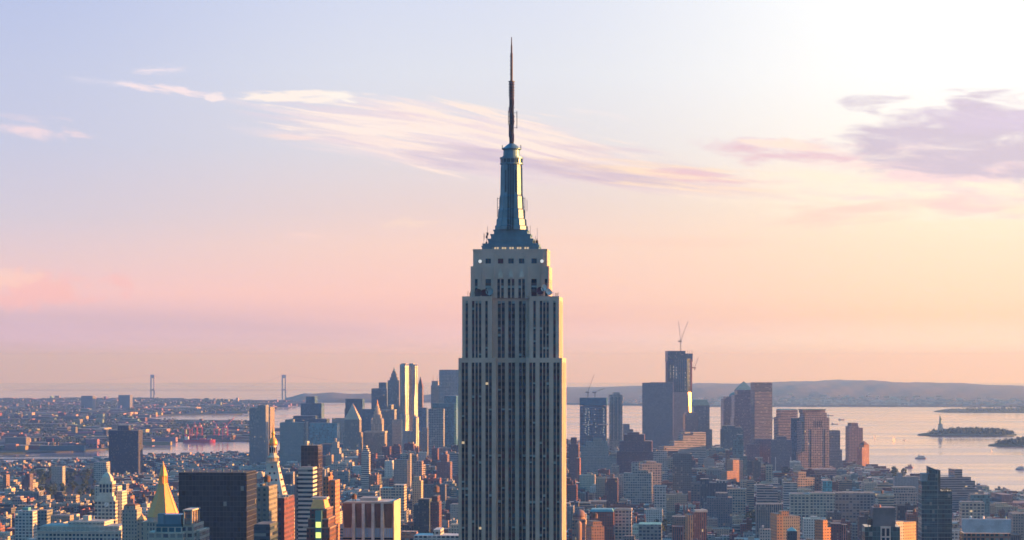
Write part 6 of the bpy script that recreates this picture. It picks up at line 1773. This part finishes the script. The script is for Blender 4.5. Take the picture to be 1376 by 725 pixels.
# towers and lit blocks across the river
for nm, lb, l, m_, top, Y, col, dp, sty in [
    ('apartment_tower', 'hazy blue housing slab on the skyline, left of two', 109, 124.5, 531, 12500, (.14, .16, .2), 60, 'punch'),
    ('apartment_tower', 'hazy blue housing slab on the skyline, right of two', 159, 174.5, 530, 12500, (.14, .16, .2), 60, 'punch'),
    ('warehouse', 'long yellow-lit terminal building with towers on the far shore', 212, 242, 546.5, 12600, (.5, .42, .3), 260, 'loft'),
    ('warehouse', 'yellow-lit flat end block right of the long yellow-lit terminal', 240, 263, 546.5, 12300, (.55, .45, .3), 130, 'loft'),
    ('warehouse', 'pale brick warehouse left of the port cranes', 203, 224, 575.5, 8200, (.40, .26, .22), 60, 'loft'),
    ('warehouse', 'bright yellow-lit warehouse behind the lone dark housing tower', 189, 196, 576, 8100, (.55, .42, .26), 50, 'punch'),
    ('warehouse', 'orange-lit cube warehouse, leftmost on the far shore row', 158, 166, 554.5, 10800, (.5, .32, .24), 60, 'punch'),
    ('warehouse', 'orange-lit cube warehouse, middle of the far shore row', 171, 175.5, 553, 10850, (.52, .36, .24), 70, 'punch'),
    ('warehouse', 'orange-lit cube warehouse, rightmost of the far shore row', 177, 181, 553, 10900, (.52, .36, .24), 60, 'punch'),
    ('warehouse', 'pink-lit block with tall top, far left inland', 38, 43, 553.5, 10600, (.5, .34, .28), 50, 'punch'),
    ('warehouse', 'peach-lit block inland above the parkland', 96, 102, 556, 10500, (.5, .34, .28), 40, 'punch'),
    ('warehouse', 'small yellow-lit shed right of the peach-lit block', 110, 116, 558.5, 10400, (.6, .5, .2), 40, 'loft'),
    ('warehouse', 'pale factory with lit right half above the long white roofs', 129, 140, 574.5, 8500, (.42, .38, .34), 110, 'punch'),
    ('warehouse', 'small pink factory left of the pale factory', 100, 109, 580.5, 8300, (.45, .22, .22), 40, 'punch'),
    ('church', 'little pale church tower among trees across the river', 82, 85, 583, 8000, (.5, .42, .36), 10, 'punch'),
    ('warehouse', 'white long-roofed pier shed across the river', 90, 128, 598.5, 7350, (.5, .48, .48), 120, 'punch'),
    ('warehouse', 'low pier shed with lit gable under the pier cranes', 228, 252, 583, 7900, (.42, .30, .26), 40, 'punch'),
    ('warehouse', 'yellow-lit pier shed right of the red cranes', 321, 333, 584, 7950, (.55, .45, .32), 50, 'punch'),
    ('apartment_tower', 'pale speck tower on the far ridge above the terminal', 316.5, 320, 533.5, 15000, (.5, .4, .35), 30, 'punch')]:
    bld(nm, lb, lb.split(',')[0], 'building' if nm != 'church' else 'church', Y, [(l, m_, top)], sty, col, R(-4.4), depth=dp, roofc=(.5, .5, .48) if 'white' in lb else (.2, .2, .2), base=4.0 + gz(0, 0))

# ------------------------------------------------------------------ far bridge
def suspension():
    Y = 17800
    def at(px, row): return Vector(((px - 688) / F * Y, Y, EYE - (row - HOR) * Y / F))
    root = empty('suspension_bridge', (at(293, 540).x, Y, gz(at(293, 540).x, Y))); tag(root, 'distant suspension bridge with two tall grey towers in the haze', 'bridge')
    o = root.location; mid = []
    for px in (205, 381.5):
        x = at(px, 0).x - o.x; zt = at(px, 502.5).z - o.z
        mb = MB()
        for sg in (-1, 1): mb.box(x + sg * 12 - 4.5, x + sg * 12 + 4.5, -8, 8, -2, zt)
        mb.box(x - 7.6, x + 7.6, -7, 7, zt - 26, zt - 1); mb.box(x - 7.6, x + 7.6, -7, 7, 62, 74); mb.build('bridge_tower', M['bridge_far'], root); mid.append((x, zt))
    (xa, za), (xb, zb) = mid; dk = 66
    mb = MB(); mb.box(xa - 1100, xb + 1100, -14, 14, dk - 1, dk + 1); mb.build('deck', M['bridge_far'], root)
    for yy in (-12, 12):
        mb = MB(); n_ = 26
        f = lambda x: dk + 8 + (za - dk - 8) * ((x - (xa + xb) / 2) / ((xb - xa) / 2)) ** 2
        P_ = [(xa + (xb - xa) * j / n_, yy, f(xa + (xb - xa) * j / n_)) for j in range(n_ + 1)]
        P_ = [(xa - 1000, yy, dk)] + P_ + [(xb + 1000, yy, dk)]
        for a, b in zip(P_, P_[1:]): mb.bar(a, b, .3)
        mb.build('main_cable', M['bridge_far'], root)
suspension()
def truss():
    Y = 5950
    def at(px, row): return Vector(((px - 688) / F * Y, Y, EYE - (row - HOR) * Y / F))
    l, r_ = at(-90, 0).x, at(146, 0).x; zb = at(0, 616.5).z
    root = empty('truss_bridge', ((l + r_) / 2, Y, 0)); tag(root, 'long dark truss bridge deck crossing the river at far left', 'bridge')
    w = (r_ - l) / 2; d0 = zb; d1 = zb + 8
    for yy in (-16, 16):
        mb = MB(); n_ = 40
        mb.box(-w, w, yy - .6, yy + .6, d0 - .6, d0 + .6); mb.box(-w, w, yy - .6, yy + .6, d1 - .5, d1 + .5)
        for j in range(n_):
            x0, x1 = -w + 2 * w * j / n_, -w + 2 * w * (j + 1) / n_
            mb.bar((x0, yy, d0), (x1, yy, d1) if j % 2 else (x1, yy, d1), .45); mb.bar((x0, yy, d0), (x0, yy, d1), .4)
        mb.build('side_truss', M['bridge'], root)
    mb = MB(); mb.box(-w, w, -15, 15, d0 + .7, d0 + 1.6); mb.build('deck', M['bridge'], root)
    for j in range(9):
        x = -w + 2 * w * (j + .5) / 9; mb = MB(); mb.box(x - 3, x + 3, -14, 14, -6, d0 - .7); mb.build('pier', M['limestone'], root)
truss()
# ------------------------------------------------------------------ port
def gantry(px, Y, label, mat='cranered', boom=1, sc_=1.0):
    X = (px - 688) / F * Y; root = empty('port_crane', (X, Y, gz(X, Y) + 4)); tag(root, label, 'crane', 'cranes of the container port')
    H = 42 * sc_
    for y in (-9, 9):
        mb = MB()
        for x in (-8, 8): mb.bar((x, y, 0), (x, y, H), 1.0)
        mb.bar((-8, y, H * .45), (8, y, H * .45), .8); mb.bar((-8, y, H), (8, y, H), .9); mb.bar((-8, y, 0), (8, y, H * .45), .5); mb.build('portal_leg', M[mat], root)
    mb = MB(); mb.bar((-8, -9, H * .45), (-8, 9, H * .45), .7); mb.bar((8, -9, H * .45), (8, 9, H * .45), .7); mb.build('cross_beam', M[mat], root)
    e = (34, -30, H + 34) if boom else (10, -46, H + 1)
    mb = MB(); mb.bar((0, 24, H), (0, -10, H), 1.1); mb.bar((0, -10, H), e, .9); mb.build('boom', M[mat], root)
    mb = MB(); mb.bar((-4, 0, H), (0, 0, H + 16), .7); mb.bar((4, 0, H), (0, 0, H + 16), .7); mb.bar((0, 0, H + 16), (e[0] * .6, e[1] * .6, H + (e[2] - H) * .6), .35); mb.build('apex_frame', M[mat], root)
    mb = MB(); mb.box(-4, 4, 4, 14, H + 1, H + 6); mb.build('machine_house', M['white'], root)
for px, Y, lb, mt, b_, s_ in ((252, 7640, 'red gantry crane at the ship bow, leftmost on the quay', 'cranered', 0, .85), (261.5, 7650, 'red gantry crane second from the left on the quay', 'cranered', 0, 1.0), (268.5, 7655, 'red gantry crane in the middle of the quay', 'cranered', 0, 1.0),
                              (291, 7700, 'grey-red gantry crane right of the ship', 'cranered', 0, .85), (302.5, 7660, 'tall reddish gantry crane with raised boom at right end', 'cranered', 1, .95)):
    gantry(px, Y, lb, mt, b_, s_)
def hull(mb, L, B, h, z0=0.0, m=0, bow=.16, sheer=.25):
    n_ = 12; v = []; f = []
    for j in range(n_ + 1):
        t_ = j / n_; x = -L / 2 + L * t_; k = min(1, (1 - t_) / bow) ** .6 if t_ > 1 - bow else min(1, .75 + t_ * 4)
        hb = B / 2 * max(k, .03); zt = z0 + h * (1 + sheer * max(0, t_ - .7) * 2)
        v += [(x, -hb * .82, z0 - 1), (x, hb * .82, z0 - 1), (x, hb, zt), (x, -hb, zt)]
    for j in range(n_):
        a = j * 4
        for q, w_ in ((3, 0), (1, 2), (2, 3)):
            f.append((a + q, a + w_, a + 4 + w_, a + 4 + q) if q != 2 else (a + 2, a + 3, a + 7, a + 6))
    f += [(0, 1, 2, 3), (n_ * 4 + 3, n_ * 4 + 2, n_ * 4 + 1, n_ * 4)]
    mb.poly(v, f, m)
def vessel(name, label, cat, px, Y, L, B, h, hullm, heading=0.0, house=(), funnel=None, masts=(), sail=None):
    X = (px - 688) / F * Y; root = empty(name, (X, Y, gz(X, Y)), heading); tag(root, label, cat)
    mb = MB(); hull(mb, L, B, h); mb.build('hull', M[hullm], root)
    for x0, x1, z0, z1, bw, mt in house:
        mb = MB(); mb.box(x0 * L, x1 * L, -B * bw, B * bw, h + z0 + .01, h + z1); mb.build('deckhouse', M[mt], root)
    if funnel:
        x, z0, z1, mt = funnel; mb = MB(); mb.lathe(x * L, 0, [(B * .13, h + z0), (B * .11, h + z1)], 10); mb.build('funnel', M[mt], root)
    for x, z0, z1 in masts:
        mb = MB(); mb.bar((x * L, 0, h + z0), (x * L, 0, h + z1), .25); mb.build('mast', M['steel'], root)
    if sail:
        for sx, w_, hh in sail:
            mb = MB(); n_ = 8; v = []
            for j in range(n_ + 1):
                t_ = j / n_
                for q in range(4): v.append((sx * L - w_ * (1 - t_) * q / 3, .6 * math.sin(q / 3 * 3.14) * (1 - t_), h + 1.5 + hh * t_))
            f = [(j * 4 + q, j * 4 + q + 1, j * 4 + q + 5, j * 4 + q + 4) for j in range(n_) for q in range(3)]
            mb.poly(v, f); mb.build('sail', M['white'], root)
    return root
M['shipred'] = plain('ship_red', (.42, .045, .05), .6); M['boatgrey'] = plain('boat_grey', (.42, .38, .42), .6); M['boatdark'] = plain('boat_dark', (.24, .18, .20), .6)
vessel('cargo_ship', 'long red cargo ship moored under the red quay cranes', 'ship', 268, 7480, 104, 16, 9, 'shipred', 0, [(-.46, -.34, 0, 11, .4, 'white'), (-.25, -.05, 0, 4, .42, 'craneg'), (.0, .2, 0, 5, .42, 'cranered'), (.24, .38, 0, 4, .4, 'boatgrey')], (-.42, 11, 16, 'shipred'), [(.42, 0, 12)])
vessel('ferry', 'white ferry boat with bright stern light in the open harbour', 'boat', 1237, 6196, 30, 8.5, 3, 'boatgrey', math.pi, [(-.40, .32, 0, 3.0, .42, 'white'), (-.3, .2, 3.0, 5.2, .36, 'boatgrey'), (.12, .24, 5.2, 7, .25, 'white')], None, [(.1, 6, 10)])
vessel('tugboat', 'small dark tugboat with raised wheelhouse near the shore', 'boat', 1222, 5650, 21, 7, 3, 'boatdark', .1, [(-.1, .25, 0, 3, .34, 'boatdark'), (.05, .22, 3, 5.5, .28, 'boatgrey')], (-.14, 0, 6, 'boatdark'), [(.1, 5.5, 10)])
vessel('ferry', 'grey ferry boat cut by the right picture edge', 'boat', 1371.5, 5560, 24, 7, 2.6, 'boatgrey', 0, [(-.38, .34, 0, 2.8, .42, 'white'), (-.2, .24, 2.8, 5, .36, 'boatgrey')], None, [(.1, 5, 8)])
vessel('sailboat', 'tall white sailboat, right one of the pair', 'sailboat', 1201, 7600, 14, 3.6, 1.4, 'white', .6, (), None, [(0.05, 0, 19)], [(0.02, 6, 17), (.42, 5, 14)])
vessel('sailboat', 'small faint white sailboat, left one of the pair', 'sailboat', 1175.5, 7900, 11, 3.2, 1.2, 'white', .4, (), None, [(0.05, 0, 14)], [(0.02, 5, 12)])
vessel('sailboat', 'tiny white sailboat in front of the small fort island', 'sailboat', 1333, 6700, 9, 3, 1.1, 'white', .5, (), None, [(0.05, 0, 10)], [(0.02, 4, 8)])
vessel('motorboat', 'tiny white motorboat far out above the sailboat pair', 'boat', 1215, 7700, 11, 3.4, 1.6, 'white', .2, [(-.2, .2, 0, 2, .36, 'white')])
for px, Y, L in ((1131, 10600, 30), (1122, 9800, 34), (1116, 11500, 36), (1111, 9300, 26), (1040, 10900, 22)):
    vessel('barge', {1131: 'faint dark barge nearest the hills beyond the pink gridded tower', 1122: 'flat dark barge, middle of three right of the pink gridded tower', 1116: 'dim low barge just above the other barges', 1111: 'flat dark barge nearest in the barge group', 1040: 'tiny dark barge left of the pinkish angular building'}[px], 'boat', px, Y, L, 10, 2.6, 'boatdark', .05, [(-.4, -.25, 0, 4, .35, 'boatgrey')])
# ------------------------------------------------------------------ islands
def island(name, label, near, far_, h, wooded, seed):
    land(name, near, far_, M['island_green'], h=2.5, cols=30, rows=6, label=label)
    rr = random.Random(seed); sp = []
    while len(sp) < wooded[0]:
        px = rr.uniform(wooded[1], wooded[2]); y = rr.uniform(interp(near, px) + 20, interp(far_, px) - 20)
        env = math.sin(math.pi * (px - wooded[1]) / (wooded[2] - wooded[1])) ** .5
        sp.append(((px - 688) / F * y, y, 2.5, h * (.45 + .55 * env) * rr.uniform(.7, 1.1), 16))
    wood(name.replace('island', 'wood'), 'dark trees covering ' + label, sp)
island('statue_island', 'long low wooded island carrying the statue', [(1233, 8280), (1250, 8200), (1352, 8200), (1366, 8260)], [(1233, 8330), (1250, 8560), (1352, 8560), (1366, 8330)], 18, (420, 1250, 1360), 1)
island('fort_island', 'small wooded island at the right edge', [(1328, 7180), (1345, 7120), (1440, 7120)], [(1328, 7230), (1345, 7420), (1440, 7420)], 18, (260, 1340, 1440), 2)
island('port_island', 'far flat port strip above the statue island', [(1255, 12500), (1270, 12300), (1450, 12200)], [(1255, 12560), (1270, 13200), (1450, 13600)], 16, (200, 1275, 1450), 3)
def statue():
    Y = 8380; px = 1263.5; X = (px - 688) / F * Y; b = 2.5
    root = empty('statue', (X, Y, gz(X, Y) + b)); tag(root, 'tiny green statue raising a torch on a tall stone pedestal', 'statue')
    zt = EYE - (554.5 - HOR) * Y / F - gz(X, Y) - b
    mb = MB()
    n_ = 11
    star = []
    for k in range(22):
        a = math.pi * k / 11; r_ = 30 if k % 2 == 0 else 22; star.append((r_ * math.cos(a), r_ * math.sin(a)))
    mb.prism(star, 0, 9); mb.build('star_fort', M['limestone'], root)
    q = lambda s_: [(-s_, -s_), (s_, -s_), (s_, s_), (-s_, s_)]
    mb = MB(); mb.prism(q(10), 9.01, 14, pl2=q(9.5)); mb.prism(q(8), 14.01, zt * .46, pl2=q(6.2)); mb.prism(q(6.8), zt * .46 + .01, zt * .48); mb.build('pedestal', M['limestone'], root)
    z0 = zt * .48; h = zt - z0
    mb = MB(); mb.lathe(0, 0, [(4.6, z0), (4.2, z0 + h * .15), (3.7, z0 + h * .4), (3.9, z0 + h * .52), (2.7, z0 + h * .6), (1.2, z0 + h * .635), (1.5, z0 + h * .67), (1.6, z0 + h * .7), (1.1, z0 + h * .735), (.3, z0 + h * .75)], 12)
    mb.bar((-2.2, 0, z0 + h * .58), (-3.1, -.5, z0 + h * .72), 1.0, 0, 8, .8); mb.bar((-3.1, -.5, z0 + h * .7), (-2.9, -.5, z0 + h * .9), .8, 0, 8, .55)
    mb.bar((2.4, 0, z0 + h * .57), (3.4, -1.6, z0 + h * .42), .9, 0, 8, .7); mb.box(1.6, 4.4, -3.2, -2.4, z0 + h * .38, z0 + h * .52)
    mb.build('robed_figure', M['verdigris'], root, smooth=True)
    for k in range(7):
        a = math.pi * (k + .5) / 7; mb = MB(); mb.bar((1.4 * math.cos(a), 0, z0 + h * .71), (3.2 * math.cos(a), 0, z0 + h * .71 + 2.6 * math.sin(a)), .22); mb.build('crown_ray', M['verdigris'], root)
    mb = MB(); mb.lathe(-2.9, -.5, [(.5, z0 + h * .88), (1.1, z0 + h * .93), (.9, z0 + h * .95), (.5, z0 + h * .97), (.05, zt)], 8); mb.build('torch', M['goldtrim'], root)
statue()
bld('fort_building', 'low fort roof with little turret on the small island at the right edge', 'the island fort', 'building', 7300, [(1362, 1376, 589), (1366, 1370, 586, 4, 8)], 'punch', (.3, .22, .22), GRID, depth=30, base=2.5)
for px, top, lb in ((1273, 546.5, 'thin faint port mast on the far strip, left of two'), (1305, 549, 'thin faint port mast on the far strip, right of two')):
    Y = 12600; X = (px - 688) / F * Y; root = empty('port_mast', (X, Y, gz(X, Y) + 2)); tag(root, lb, 'mast')
    mb = MB(); mb.bar((0, 0, 0), (0, 0, EYE - (top - HOR) * Y / F - gz(X, Y) - 2), 2.0, 0, 6, 1.0); mb.build('pole', M['craneg'], root); mb = MB(); mb.box(-9, 9, -3, 3, 0, 8); mb.build('footing', M['craneg'], root)
# small pale houses on the far hills
far = MB()
for k in range(900):
    px = rb.gauss(1090, 90) if k < 500 else rb.uniform(800, 1420); v_ = abs(rb.gauss(.0, .07)) + .015
    near_ = interp([(700, 15200), (800, 14800), (930, 14100), (1600, 14100)], px); y = near_ + (30000 - near_) * v_
    if px < 760: continue
    farbox((px - 688) / F * y, y, rb.uniform(10, 46), 14, rb.uniform(6, 13), rb.choice(((.6, .56, .52), (.5, .42, .38), (.3, .3, .3))), (.4, .38, .36), 1, 4 + hillprof(px, v_))
tag(far.build('hill_houses', [M['punch_mass'], M['wall_mass'], M['roof_mass']]), 'tiny pale houses scattered over the far hills', kind='stuff')
# ------------------------------------------------------------------ the air
def haze():
    mb = MB(); mb.box(-66000, 66000, -66000, 66000, gz(63000, 0) - 1.0, 470.0)
    m = bpy.data.materials.new('haze'); m.use_nodes = True; n = m.node_tree
    for q in list(n.nodes):
        if q.type == 'BSDF_PRINCIPLED': n.nodes.remove(q)
    v = n.nodes.new('ShaderNodeVolumePrincipled')
    v.inputs['Color'].default_value = HAZE_COL + (1.0,)
    v.inputs['Absorption Color'].default_value = (1, 1, 1, 1)     # clear air: scatters, does not soak up light
    v.inputs['Density'].default_value = HAZE_D
    v.inputs['Anisotropy'].default_value = 0.6
    n.links.new(v.outputs[0], [q for q in n.nodes if q.type == 'OUTPUT_MATERIAL'][0].inputs['Volume'])
    tag(mb.build('haze', m), kind='stuff')
HAZE_COL, HAZE_D = (0.24, 0.45, 1.0), 5.9e-5
haze()
